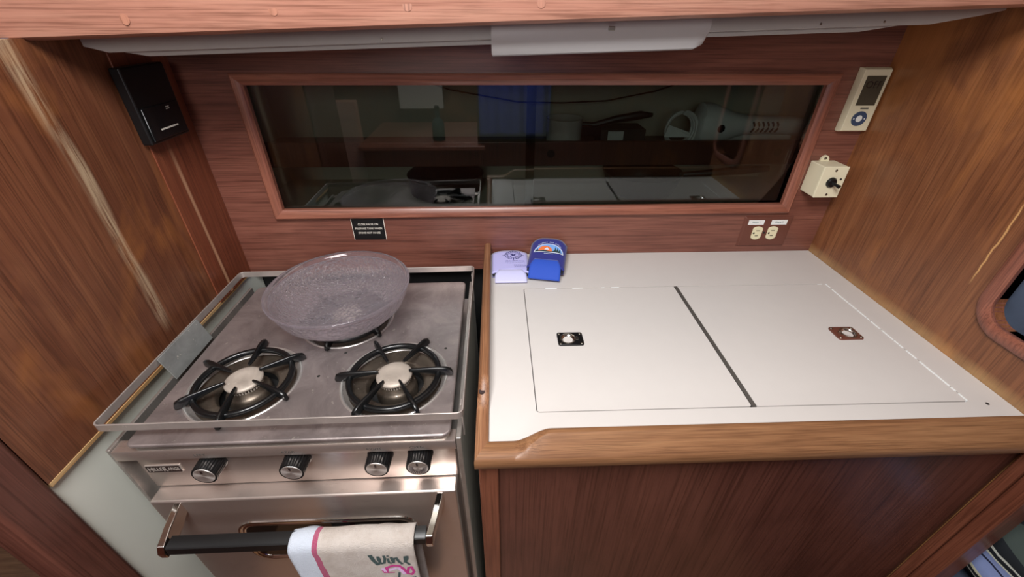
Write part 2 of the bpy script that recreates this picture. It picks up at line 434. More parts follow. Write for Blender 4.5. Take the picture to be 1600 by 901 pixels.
# back wall of the galley: wood with a long window opening into the locker
GX0, GX1, GZ0, GZ1 = -0.462, 0.634, 0.112, 0.362
struct('wall_back', sheet([[(XL - 0.02, -0.038), (XR + 0.02, -0.038), (XR + 0.02, 0.62), (XL - 0.02, 0.62)],
                           [(GX0, GZ0), (GX1, GZ0), (GX1, GZ1), (GX0, GZ1)]], 0.012, XZ(YB + 0.006)), 'wood_back',
       'red brown varnished wood wall behind stove and counter')
struct('wall_recess', MB().box(XL - 0.02, -0.03, 0.905, 0.915, FLOOR, -0.038), 'black_matte', 'black sheet standing for the shade of the open recess behind the stove')  # black sheet put in for the dark of the open recess
# left bulkhead
wl = struct('wall_left', sheet([[(0.329, -0.035), (YB, -0.035), (YB, 0.62), (0.640, 0.62), (0.640, 0.4400), (0.329, 0.4400)]], 0.016, YZ(XL - 0.008)), 'wood_left', 'worn varnished wood bulkhead left of the stove')
struct('wall_left_lower', MB().box(XL - 0.016, XL - 0.006, 0.329, 0.90, FLOOR, -0.033), 'white_panel', 'white laminate lining below the left wood wall')
struct('trim_1', MB().box(XL - 0.005, XL + 0.0012, 0.3295, YB, -0.0405, -0.0345), 'bare_edge', 'bare worn lower edge of the left wood wall')
struct('trim_2', MB().box(XL - 0.034, XL + 0.004, 0.272, 0.329, FLOOR, 0.440), 'wood_panel', 'dark wood post ending the left bulkhead', bevel=0.008, seg=3)
struct('trim_3', MB().box(XL, XL + 0.003, 0.730, YB, -0.035, 0.62), 'wood_batten', 'wood batten in the corner beside the black wall unit', bevel=0.001)
struct('wall_left_dark_box', MB().box(-0.80, -0.74, -0.40, 0.30, FLOOR, 0.30), 'wood_dark', 'dark wood box added to keep the corner beyond the left post dark')  # added box, covers the bright floor where this corner is in the dark
# right bulkhead with its rounded opening
struct('wall_right', sheet([[(0.3200, FLOOR), (YB, FLOOR), (YB, 0.62), (0.3200, 0.62)],
                            rrect(0.408, 0.250, 0.154, 0.334, 0.034, 8)], 0.020, YZ(XR + 0.010)), 'wood_right',
       'honey brown varnished bulkhead right of the counter')
# moulded frame round the opening
def opening_frame():
    mb = MB(); secs = []
    prof = [(0.0, 0.004), (-0.004, 0.0), (-0.004, -0.006), (0.003, -0.009), (0.012, -0.008), (0.017, -0.004), (0.017, 0.0)]
    base = rrect(0.408, 0.250, 0.154, 0.334, 0.034, 10)
    m = len(base)
    for i, p in enumerate(base):
        a, b = Vector(base[i - 1]), Vector(base[(i + 1) % m])
        t = (b - a).normalized(); nrm = Vector((t.y, -t.x))          # outwards
        secs.append([(XR + d, p[0] + nrm.x * o, p[1] + nrm.y * o) for o, d in prof] + [(XR + 0.02, p[0], p[1]), (XR + 0.02, p[0] - nrm.x * .004, p[1] - nrm.y * .004)][:1])
    return mb.loft(secs, closed=True)
struct('trim_4', opening_frame(), 'wood_frame_up', 'rounded moulded frame of the opening in the right bulkhead', smooth=True, angle=50)
for k, (a, b) in enumerate(((0.303, 0.3195), (0.321, 0.338))):
    struct('trim_%d' % (5 + k), MB().box(XR - 0.012 + 0.003 * k, XR + (0.024 if k == 0 else 0), a - (0.006 if k == 0 else 0), b, FLOOR, -0.0165), 'wood_post',
           'brown wood corner trim beside the settee, %s strip' % ('outer' if k == 0 else 'inner'), bevel=0.003)
# deck above the galley, and the beam that carries its inner edge
def beam():
    secs = []
    for x in (-1.7, -0.61, -0.3, 0.1, 0.4, 0.75, 1.3, 2.0):
        zb = 0.4555 + 0.032 * x
        secs.append([(x, 0.60, 0.60), (x, 0.6115, zb + 0.014), (x, 0.6155, zb + 0.004), (x, 0.624, zb), (x, 0.656, zb), (x, 0.656, 0.60)])
    return MB().loft(secs)
bm_o = struct('trim_7', beam(), 'wood_beam', 'thick varnished wood deck beam across the top of the galley', smooth=True, angle=40)
for k, (x, z) in enumerate(((-0.441, 0.457), (-0.264, 0.467), (-0.104, 0.472), (0.057, 0.476))):
    p = MB().lathe([(0.0056, 0), (0.0056, 0.0010)], (x, 0.6116, z + 0.003), 20, 'Y')
    put('wood_plug', p, 'plug', parent=bm_o, smooth=True)
struct('ceiling', sheet([[(-1.7, -1.9), (2.1, -1.9), (2.1, 0.62), (-1.7, 0.62)], rrect(-0.14, -0.12, 0.60, 0.58, 0.05)], 0.02, XY(1.09)), 'headliner',
       'white cabin headliner with a hatch opening')
struct('ceiling_side', MB().box(-1.7, 2.1, 0.63, 1.10, 0.525, 0.545), 'headliner', 'underside of the side deck above the locker')
struct('wall_cabin_side', MB().box(-1.7, 2.1, 0.60, 0.615, 0.58, 1.09), 'headliner', 'white cabin side above the beam')
# the rest of the cabin, behind the camera
struct('wall_front', sheet([[(-1.7, FLOOR), (2.1, FLOOR), (2.1, 1.09), (-1.7, 1.09)], [(-0.72, 0.45), (0.12, 0.45), (0.12, 1.08), (-0.72, 1.08)]], 0.02, XZ(-1.62)), 'wood_left',
       'wood bulkhead across the cabin with the companionway')
struct('wall_far_left', MB().box(-1.72, -1.70, -1.9, 1.1, FLOOR, 1.09), 'wood_dark', 'dark wood wall beyond the left bulkhead')
struct('wall_far_right', MB().box(2.08, 2.10, -1.9, 1.1, FLOOR, 1.09), 'wood_left', 'wood wall beyond the settee')
struct('wall_outboard', MB().box(XR + 0.02, 2.1, 0.86, 0.88, FLOOR, 0.53), 'wood_right', 'wood wall behind the settee')
struct('trim_8', MB().box(-0.72, -0.08, -1.16, -0.60, FLOOR, -0.16), 'wood_dark', 'opposite cabinet seen in the glass', bevel=0.004)
struct('trim_9', MB().box(-0.74, -0.06, -1.18, -0.58, -0.16, -0.135), 'wood_frame', 'opposite counter edge seen in the glass', bevel=0.006)
struct('trim_10', MB().box(-0.92, -0.74, -0.72, -0.66, FLOOR, 0.075), 'wood_beam', 'opposite cabin post seen in the glass', bevel=0.004)
struct('trim_11', MB().box(-0.62, -0.34, -1.24, -1.22, -0.06, 0.60), 'headliner', 'opposite white panel seen in the glass')
struct('trim_12', MB().box(-0.10, 0.60, -0.66, -0.62, FLOOR, 0.32), 'wood_dark', 'half bulkhead added to carry the blue cloth seen in the glass', bevel=0.004)  # made-up support for the stand-in cloth

# ================================================================== counter
cab = thing('galley_cabinet', (0.35, 0.6, FLOOR), 'dark red wood cabinet carrying the white counter', 'cabinet')
put('front_panel', MB().box(-0.004, XR - 0.0005, 0.342, 0.354, FLOOR, -0.0305), 'wood_panel', cab)
put('corner_post', MB().box(-0.0305, -0.004, 0.333, 0.362, FLOOR, -0.0155), 'wood_post', cab, bevel=0.002)
put('side_panel', MB().box(-0.0305, -0.018, 0.362, 0.900, FLOOR, -0.0305), 'white_panel', cab)
put('lid_ledge', sheet([[(-0.016, 0.356), (XR - 0.001, 0.356), (XR - 0.001, 0.852), (-0.016, 0.852)],
                        [(0.065, 0.41), (0.667, 0.41), (0.667, 0.70), (0.065, 0.70)]], 0.012, XY(-0.0365)), 'black_matte', cab)
put('icebox_liner', MB().box(0.04, 0.70, 0.375, 0.735, -0.40, -0.39), 'black_matte', cab)
# counter top
LX0, LX1, LY0, LY1 = 0.0505, 0.6805, 0.3945, 0.7105
top = thing('countertop', (0.35, 0.6, -0.03), 'white laminate countertop edged with raised teak fiddles', 'countertop')
put('laminate_surface', sheet([[(-0.0165, 0.345), (XR - 0.0005, 0.345), (XR - 0.0005, YB - 0.0005), (-0.0165, YB - 0.0005)],
                               rrect((LX0 + LX1) / 2, (LY0 + LY1) / 2, LX1 - LX0, LY1 - LY0, 0.005, 4)], 0.030, XY(-0.015)), 'laminate', top)
put('seam_strip', MB().box(0.3600, 0.3662, LY0 + 0.001, LY1 - 0.001, -0.030, 0.0006), 'seam_metal', top)
def fid_h(t):                        # height of a fiddle along its run: low, an S-curve, then high
    t = max(0, min(1, t)); return 0.0065 + 0.0235 * (t * t * (3 - 2 * t))
def fiddle_front():
    secs = []
    xs = [None] + [-0.010, 0.0, 0.012] + [0.016 + 0.048 * k / 14 for k in range(15)] + [0.10, 0.2, 0.35, 0.5, XR - 0.0008]
    for x in xs:
        h = fid_h(0 if x is None else (x - 0.016) / 0.048)
        k = (h - 0.0065) / 0.0235
        yf = 0.3235 + 0.0105 * k
        prof = [(0.3465, -0.0150), (0.3205, -0.0150), (0.3180, -0.0125), (0.3180, 0.0015), (0.3200, 0.0048), (yf, h - 0.0012 if k < .3 else h - 0.004),
                (yf + 0.0035, h), (0.3440, h), (0.3465, h - 0.0025)]
        secs.append([((-0.034 + (y - 0.318) * 0.63) if x is None else max(x, -0.034 + (y - 0.318) * 0.63), y, z) for y, z in prof])
    return MB().loft(secs)
def fiddle_side():
    secs = []
    ys = [None] + [0.352, 0.37, 0.39] + [0.395 + 0.05 * k / 12 for k in range(13)] + [0.5, 0.6, 0.7, 0.80] + [YB - 0.0008]
    for y in ys:
        h = fid_h(0 if y is None else (y - 0.395) / 0.05)
        k = (h - 0.0065) / 0.0235
        xf = -0.0300 + 0.002 * k
        prof = [(-0.0160, -0.0150), (-0.0315, -0.0150), (-0.0340, -0.0125), (-0.0340 + 0.002 * k, 0.0015), (-0.0330 + 0.002 * k, 0.0045 + (h - .0065) * .8), (xf, h - 0.0012),
                (xf + 0.0025, h), (-0.0185, h), (-0.0160, h - 0.0025)]
        secs.append([(x, (0.318 + (x + 0.034) / 0.63) if y is None else max(y, 0.318 + (x + 0.034) / 0.63), z) for x, z in prof])
    return MB().loft(secs)
put('front_fiddle', fiddle_front(), 'wood_teak', top, smooth=True, angle=48)
sf = put('side_fiddle', fiddle_side(), 'wood_teak_y', top, smooth=True, angle=48)
put('wood_plug', MB().lathe([(0.0042, 0), (0.0042, 0.0024)], (-0.0262, 0.420, 0.0165), 18), 'plug_dark', sf)
# white sealant chipped along the right lid edge and the back edge
y = LY0 + 0.002
while y < LY1 - 0.004:
    L = random.uniform(0.006, 0.03); e = min(y + L, LY1)
    wd = random.uniform(0.0006, 0.0014)
    put('sealant', MB().box(LX1 - 0.0016 - wd, LX1 - 0.0004, y, e, -0.004, 0.0007), 'sealant', top); y = e + random.uniform(0.0, 0.007)
for x0, x1 in ((0.095, 0.118), (0.150, 0.172), (0.21, 0.216), (0.23, 0.246), (0.662, 0.671)):
    put('sealant', MB().box(x0, x1, LY1 - 0.0016, LY1 - 0.0002, -0.004, 0.0005), 'sealant', top)
put('screw_hole', MB().lathe([(0.0024, 0), (0.0024, 0.0004)], (0.703, 0.390, 0.0), 14), 'slot', top)

def lid(x0, x1, label, lx, ly, flip):
    t = thing('icebox_lid', ((x0 + x1) / 2, 0.55, -0.030), label, 'lid', 'icebox lids')
    put('lid_board', sheet([rrect((x0 + x1) / 2, (LY0 + LY1) / 2, x1 - x0, LY1 - LY0 - 0.0036, 0.003, 4)], 0.0302, XY(-0.0151)), 'laminate', t)
    plate_m = 'black_plastic' if not flip else 'bronze_plate'
    pl = put('ring_pull', sheet([rrect(lx, ly, 0.044, 0.033, 0.004, 5), circ(lx - 0.004 * (1 if not flip else -1), ly, 0.0112, 28)], 0.003, XY(0.0012), 0.0006), plate_m, t)
    s = -1 if not flip else 1
    cxr = lx + 0.004 * s
    put('cup', MB().lathe([(0.0001, -0.0016), (0.006, -0.0012), (0.0095, 0.0003), (0.0112, 0.0024)], (cxr, ly, 0.0002), 28, cap=False), 'chrome', pl, smooth=True, angle=80)
    ring = [(cxr + 0.0128 * math.cos(a), ly + 0.0128 * math.sin(a), 0.0030) for a in [2 * PI * k / 40 for k in range(40)]]
    put('ring', MB().tube(ring, 0.0009, 8, True), 'screw', pl, smooth=True)
    put('ring_tab', MB().tube([(cxr - s * 0.0125, ly - 0.0035, 0.003), (cxr - s * 0.0165, ly - 0.0035, 0.003), (cxr - s * 0.0178, ly, 0.003), (cxr - s * 0.0165, ly + 0.0035, 0.003), (cxr - s * 0.0125, ly + 0.0035, 0.003)], 0.0008, 6), 'screw', pl, smooth=True)
    for a in (-1, 1):
        for b in (-1, 1):
            put('screw', MB().lathe([(0.0024, 0), (0.0018, 0.0007), (0.0001, 0.0009)], (lx + a * 0.018, ly + b * 0.0125, 0.0027), 14), 'screw', pl, smooth=True)
    return t
lid(LX0 + 0.0014, 0.3592, 'white icebox lid with black ring pull, nearer the stove', 0.1215, 0.5500, False)
lid(0.3670, LX1 - 0.0018, 'white icebox lid with brown ring pull, nearer the right wall', 0.6075, 0.5505, True)

# ================================================================== stove
ROLL = -0.0142
SB = (-0.300, 0.58, -0.80)
stove = thing('gas_stove', SB, 'stainless steel three burner galley stove with oven', 'stove')
stove.rotation_euler = (0, ROLL, 0); stove.location = (SB[0] + 0.0107, SB[1], SB[2])
struct('trim_13', MB().box(XL - 0.005, -0.032, 0.36, 0.90, FLOOR, -0.808), 'black_matte', 'dark plinth under the stove')
HZ = -0.022                           # hob surface
SX0, SX1, SY0, SY1 = -0.5455, -0.0560, 0.380, 0.790
BURN = [(-0.404, 0.489), (-0.168, 0.489), (-0.286, 0.648)]
body = MB().box(SX0 + 0.004, SX1 - 0.004, 0.398, SY1 - 0.004, -0.80, -0.078)
put('body', body, 'steel_side', stove)
for nm, a, b in (('side_panel', SX0, SX0 + 0.0055), ('side_panel', SX1 - 0.0075, SX1)):
    put(nm, MB().box(a, b, SY0 - 0.001, SY1, -0.79, -0.034), 'steel_side', stove, bevel=0.0012)
hole_r = 0.079
hob = put('hob', sheet([rrect((-0.514 - 0.070) / 2, (0.376 + 0.772) / 2, 0.444, 0.396, 0.012, 6)] + [circ(x, y, hole_r, 56) for x, y in BURN], 0.006, XY(HZ - 0.003), 0.0024, 2),
          'steel_hob', stove, smooth=True, angle=30)
put('hob_skirt', MB().loft([[(p[0], p[1], z) for p in rrect(-0.292, 0.574, 0.438, 0.388, 0.01, 5)] for z in (-0.048, HZ - 0.005)], cap=False), 'steel_side', stove, smooth=True)
for k in range(14):                   # rivet holes and spilled specks belong to the hob
    pass
for x, y in ((-0.2645, 0.552), (-0.093, 0.556), (-0.292, 0.498)):
    put('screw_hole', MB().lathe([(0.0026, 0), (0.0022, 0.0003)], (x, y, HZ), 12), 'slot', hob)
# burners: pressed pan, body, cap with ports
for x, y in BURN:
    b = put('burner', MB().lathe([(0.0740, -0.0084), (0.066, -0.0098), (0.052, -0.011), (0.0475, -0.0095), (0.0455, -0.0112), (0.043, -0.019)],
                              (x, y, HZ), 64, cap=False), 'burner_pan', stove, smooth=True, angle=60)
    put('pan_rim', MB().lathe([(0.0848, 0.0), (0.0838, 0.0016), (0.0815, 0.0016), (0.0790, -0.0016), (0.0755, -0.0064), (0.0735, -0.0082)], (x, y, HZ), 64, cap=False), 'chrome_soft', b, smooth=True, angle=70)
    put('burner_well', MB().lathe([(0.0001, -0.034), (0.044, -0.034), (0.0455, -0.018)], (x, y, HZ), 40, cap=False), 'black_matte', b, smooth=True)
    put('burner_base', MB().lathe([(0.033, -0.033), (0.033, -0.016), (0.030, -0.012), (0.0265, -0.010), (0.0245, -0.002)], (x, y, HZ), 40), 'burner_pan', b, smooth=True, angle=50)
    mbp = MB(); nt = 40
    for k in range(nt):
        a = 2 * PI * k / nt; r0, r1 = 0.0222, 0.0262
        c, s = math.cos(a), math.sin(a); tx, ty = -s * 0.0011, c * 0.0011
        q = [(x + c * r + tx * e, y + s * r + ty * e) for r, e in ((r0, -1), (r1, -1), (r1, 1), (r0, 1))]
        mbp.add([(u, v, HZ - 0.002) for u, v in q] + [(u, v, HZ + 0.0045) for u, v in q], [(0, 3, 2, 1), (4, 5, 6, 7), (0, 1, 5, 4), (1, 2, 6, 5), (2, 3, 7, 6), (3, 0, 4, 7)])
    put('flame_ports', mbp, 'burner_alu', b)
    put('burner_cap', MB().lathe([(0.022, 0.0), (0.0275, 0.0040), (0.0285, 0.0058), (0.0280, 0.0078), (0.0262, 0.0092), (0.0240, 0.0102), (0.0140, 0.0112), (0.0120, 0.0106), (0.0001, 0.0106)], (x, y, HZ), 44, cap=False), 'burner_alu', b, smooth=True, angle=50)
# sea rail
RX0, RX1, RY0, RY1, RZ = -0.5495, -0.0505, 0.3875, 0.7860, 0.0085
def rail():
    pts = rrect((RX0 + RX1) / 2, (RY0 + RY1) / 2, RX1 - RX0, RY1 - RY0, 0.009, 6)
    secs = []
    c = Vector(((RX0 + RX1) / 2, (RY0 + RY1) / 2))
    m = len(pts)
    for i, p in enumerate(pts):
        t = (Vector(pts[(i + 1) % m]) - Vector(pts[i - 1])).normalized(); nr = Vector((t.y, -t.x))
        o = 0.0024
        secs.append([(p[0], p[1], RZ - 0.0125), (p[0], p[1], RZ), (p[0] - nr.x * o, p[1] - nr.y * o, RZ), (p[0] - nr.x * o, p[1] - nr.y * o, RZ - 0.0125)])
    return MB().loft(secs, closed=True)
rl = put('sea_rail', rail(), 'steel_rail', stove, bevel=0.0006)
for x, y in ((RX1 - 0.0030, RY0 + 0.022), (RX1 - 0.0030, RY1 - 0.03)):
    put('rail_stanchion', MB().box(x - 0.0024, x, y - 0.0055, y + 0.0055, -0.060, RZ - 0.002), 'steel_rail', rl, bevel=0.0006)
# grey metal plate hung between the left rail bar and the stove edge
gp = MB().loft([[(RX0 + 0.0026, 0.516, RZ - 0.001), (RX0 + 0.0046, 0.516, RZ - 0.001), (SX0 + 0.0125, 0.516, -0.036), (SX0 + 0.0105, 0.516, -0.036)],
                [(RX0 + 0.0026, 0.622, RZ - 0.001), (RX0 + 0.0046, 0.622, RZ - 0.001), (SX0 + 0.0125, 0.622, -0.036), (SX0 + 0.0105, 0.622, -0.036)]])
put('guard_plate', gp, 'galvanised', stove, bevel=0.0005)
# front: lip, control panel
lipm = MB().loft([[(x, SY0 - 0.001, -0.0375), (x, SY0 - 0.0025, -0.040), (x, SY0 - 0.0025, -0.0555), (x, SY0 + 0.001, -0.0580), (x, 0.398, -0.0580), (x, 0.398, -0.0375)] for x in (SX0 + 0.006, SX1 - 0.0085)])
lip = put('control_lip', lipm, 'steel_front', stove, smooth=True, angle=50)
cp = put('control_panel', MB().box(-0.5300, -0.0680, 0.3900, 0.3985, -0.1375, -0.0580), 'steel_front', stove, bevel=0.0015)
FX = Matrix(((1, 0, 0, 0), (0, 0, -1, 0), (0, 1, 0, 0), (0, 0, 0, 1)))     # text upright, facing -y
def fit_text(t, x, y, z, wd, h):
    me = text_mesh(t, 0.01, Matrix(), depth=0.0002, align='LEFT')
    xs = [v.co.x for v in me.vertices]; ys = [v.co.y for v in me.vertices]
    me.transform(Matrix.Diagonal((wd / (max(xs) - min(xs)), h / (max(ys) - min(ys)), 1, 1)) @ Matrix.Translation((-min(xs), -min(ys), 0)))
    me.transform(Matrix.Translation((x, y, z)) @ FX); return me
def front_text(t, size, x, y, z, **kw): return text_mesh(t, size, Matrix.Translation((x, y, z)) @ FX, **kw)
put('lettering', front_text('LEFT', 0.0062, -0.4225, SY0 - 0.0026, -0.0485, sx=1.3, depth=0.0001), 'print_grey', lip)
put('lettering', front_text('REAR', 0.0062, -0.3000, SY0 - 0.0026, -0.0485, sx=1.3, depth=0.0001), 'print_grey', lip)
put('lettering', front_text('RIGHT', 0.0062, -0.1800, SY0 - 0.0026, -0.0485, sx=1.2, depth=0.0001), 'print_grey', lip)
put('lettering', front_text('OVEN', 0.0062, -0.1200, SY0 - 0.0026, -0.0485, sx=1.2, depth=0.0001), 'print_grey', lip)
bd = put('badge', sheet([rrect(-0.4985, -0.0925, 0.051, 0.0165, 0.0012, 3)], 0.002, XZ(0.3895)), 'silver_letter', stove)
put('badge_field', sheet([rrect(-0.4985, -0.0925, 0.0486, 0.0141, 0.0008, 3)], 0.001, XZ(0.3884)), 'badge_black', bd)
for t_, x_, w_, h_ in (('H', -0.5200, 0.0058, 0.0092), ('ILLE', -0.5130, 0.0125, 0.0066), ('R', -0.4990, 0.0058, 0.0092), ('ANGE', -0.4920, 0.0165, 0.0066)):
    put('lettering', fit_text(t_, x_, 0.3878, -0.0972 + (0.0018 if h_ < 0.008 else 0), w_, h_), 'silver_letter', bd)

def knob(x, z, dial):
    y = 0.3900; L = 0.0255; R = 0.0178
    secs = []; n = 72
    for h, rr in ((0, 0.0190), (0.002, 0.0188), (0.004, R), (L - 0.0015, R * 0.98), (L, R * 0.95)):
        ring = []
        for k in range(n):
            a = 2 * PI * k / n
            q = rr - (0.0008 if (k % 3 == 0 and 0.003 < h < L - 0.001) else 0)
            ring.append((x + q * math.cos(a), y - h, z + q * math.sin(a)))
        secs.append(ring)
    kn = put('knob', MB().loft(secs), 'black_plastic', stove, smooth=True, angle=25)
    me = MB().lathe([(0.0147, 0), (0.0145, 0.0006), (0.0136, 0.0007), (0.0132, 0.0005), (0.0001, 0.0008)], (x, y - L, z), 40, 'Y', cap=False).mesh('knob_face')
    uvl = me.uv_layers.new(name='UVMap')
    for lp in me.loops:
        p = me.vertices[lp.vertex_index].co; uvl.data[lp.index].uv = ((p.x - x) / 0.0147, (p.z - z) / 0.0147)
    put('knob_face', me, 'spun', kn, smooth=True, angle=60)
    put('pointer', MB().box(x - 0.0016, x + 0.0010, y - L - 0.0012, y - L - 0.0004, z + 0.0055, z + 0.0118), 'badge_black', kn)
    if dial:
        mbd = MB()
        for k in range(15):
            a = math.radians(-200 + 14.5 * k); c, s = math.cos(a), math.sin(a); wd = 0.00035
            q = [(x + c * r - s * e, z + s * r + c * e) for r, e in ((0.0065, -wd), (0.0125, -wd), (0.0125, wd), (0.0065, wd))]
            mbd.add([(u, y - L - 0.0011, v) for u, v in q] + [(u, y - L - 0.0005, v) for u, v in q], [(0, 1, 2, 3), (7, 6, 5, 4), (0, 4, 5, 1), (1, 5, 6, 2), (2, 6, 7, 3), (3, 7, 4, 0)])
        put('dial_marks', mbd, 'badge_black', kn)
for x, d in ((-0.4205, False), (-0.2985, False), (-0.1785, False), (-0.1198, True)): knob(x, -0.0775, d)
# oven door
DX0, DX1, DY = -0.5290, -0.0700, 0.3655
door = put('oven_door', MB().box(DX0, DX1, DY, 0.3975, -0.70, -0.1400), 'steel_front', stove, bevel=0.004, seg=3)
wcx, wcz, ww, wh = -0.2835, -0.2620, 0.286, 0.116
fr_l = rrect(wcx, wcz, ww, wh, 0.030, 8)
def ring_frame(cx, cz, w_, h, r, y, prof):
    base = rrect(cx, cz, w_, h, r, 8); secs = []; m = len(base)
    for i, p in enumerate(base):
        t = (Vector(base[(i + 1) % m]) - Vector(base[i - 1])).normalized(); nr = Vector((t.y, -t.x))
        secs.append([(p[0] + nr.x * o, y - d, p[1] + nr.y * o) for o, d in prof])
    return MB().loft(secs, closed=True)
put('window_frame', ring_frame(wcx, wcz, ww, wh, 0.030, DY, [(0.002, -0.001), (0.001, 0.0022), (-0.003, 0.003), (-0.005, 0.0012), (-0.007, 0.0026), (-0.010, 0.0016), (-0.011, -0.001)]), 'chrome', door, smooth=True, angle=60)
put('window_glass', sheet([rrect(wcx, wcz, ww - 0.02, wh - 0.02, 0.021, 8)], 0.002, XZ(DY)), 'oven_glass', door)
HZc = -0.1615
put('handle_bar', MB().loft([[(x, 0.3225, HZc - 0.008), (x, 0.3060, HZc - 0.009), (x, 0.3035, HZc - 0.006), (x, 0.3045, HZc + 0.006), (x, 0.3075, HZc + 0.0085), (x, 0.3225, HZc + 0.0085)] for x in (-0.4720, -0.1110)]),
    'black_plastic', door, smooth=True, angle=40)
for s, x in ((-1, -0.4725), (1, -0.1105)):
    ins = -s * 0.0
    def P(dx, y, z): return (x + s * dx, y, z)
    # chrome cheek: broad at the door, bending down to the bar
    yz = [(DY + 0.0005, -0.1435), (DY + 0.0005, -0.168), (0.345, -0.172), (0.3235, -0.1725), (0.3020, -0.1725), (0.3005, -0.1610), (0.3060, -0.1505), (0.330, -0.1470)]
    off = [0.010, 0.010, 0.006, 0.0, 0.0, 0.0, 0.0, 0.005]
    a = [P(o, y, z) for (y, z), o in zip(yz, off)]; b_ = [P(o + 0.0100, y, z) for (y, z), o in zip(yz, off)]
    put('handle_bracket', MB().loft([a, b_]), 'chrome', door, bevel=0.0012)

# ------------------------------------------------------------------ pan grates on the burners
def finger_mesh():
    """one arm of a grate along +x: thin inner tip, deep at the ring, bevelled outer end"""
    secs = []
    for r, zt, zb, hw in ((0.024, 0.0165, 0.0130, 0.0016), (0.030, 0.0172, 0.0115, 0.0021), (0.055, 0.0178, 0.0075, 0.0027), (0.070, 0.0180, 0.0035, 0.0030), (0.082, 0.0168, 0.0022, 0.0032), (0.090, 0.0135, 0.0022, 0.0030), (0.0925, 0.0075, 0.0024, 0.0026)):
        secs.append([(r, -hw, zb), (r, hw, zb), (r, hw, zt - 0.0012), (r, hw * 0.55, zt), (r, -hw * 0.55, zt), (r, -hw, zt - 0.0012)])
    return MB().loft(secs).mesh('finger')
FM = finger_mesh()
FM.polygons.foreach_set('use_smooth', [True] * len(FM.polygons)); FM.set_sharp_from_angle(angle=math.radians(50)); FM.materials.append(M['enamel'])
RM = MB().lathe([(0.0655, 0.0030), (0.0655, 0.0085), (0.0680, 0.0105), (0.0715, 0.0105), (0.0740, 0.0085), (0.0740, 0.0030), (0.0715, 0.0016), (0.0680, 0.0016), (0.0655, 0.0030)], (0, 0, 0), 72, cap=False).mesh('ring')
RM.polygons.foreach_set('use_smooth', [True] * len(RM.polygons)); RM.materials.append(M['enamel'])
for (x, y), a0, lab in zip(BURN, (34, 2, 22), ('black pan grate over the front left burner, beside the wood wall', 'black pan grate over the front right burner, beside the counter', 'black pan grate over the rear burner, under the glass bowl')):
    g = thing('pan_grate', (x, y, HZ + (x + 0.300) * -ROLL), lab, 'grate', 'pan grates on the stove')
    g.rotation_euler = (0, ROLL, math.radians(a0))
    for k, me in enumerate([RM] + [FM] * 6):
        o = bpy.data.objects.new('ring' if k == 0 else 'finger', me); COL.objects.link(o); o.parent = g
        if k: o.rotation_euler = (0, 0, math.radians(60 * (k - 1)))

# ------------------------------------------------------------------ glass bowl
BWL = thing('glass_bowl', (-0.286, 0.643, -0.003), 'clear hammered glass salad bowl standing on the rear burner', 'bowl')
outer = [(0.0001, -0.0035), (0.055, -0.0035), (0.078, 0.000), (0.096, 0.009), (0.1085, 0.0215), (0.1160, 0.0370), (0.1195, 0.052)]
inner = [(0.1160, 0.052), (0.1123, 0.0375), (0.1050, 0.0235), (0.0930, 0.0125), (0.0765, 0.0040), (0.055, 0.0008), (0.0001, 0.0005)]
bw = put('bowl_wall', MB().lathe(outer + inner, (-0.286, 0.643, 0.0003), 80, cap=False), 'bowl_glass', BWL, smooth=True, angle=80)
put('rim', MB().lathe([(0.1160, 0.0518), (0.1195, 0.0518), (0.1220, 0.0545), (0.1245, 0.0575), (0.1250, 0.0600), (0.1235, 0.0618), (0.1200, 0.0600), (0.1160, 0.0518)], (-0.286, 0.643, 0.0003), 80, cap=False), 'bowl_rim', BWL, smooth=True, angle=80)
BWL.rotation_euler = (0, ROLL * 0.7, 0)

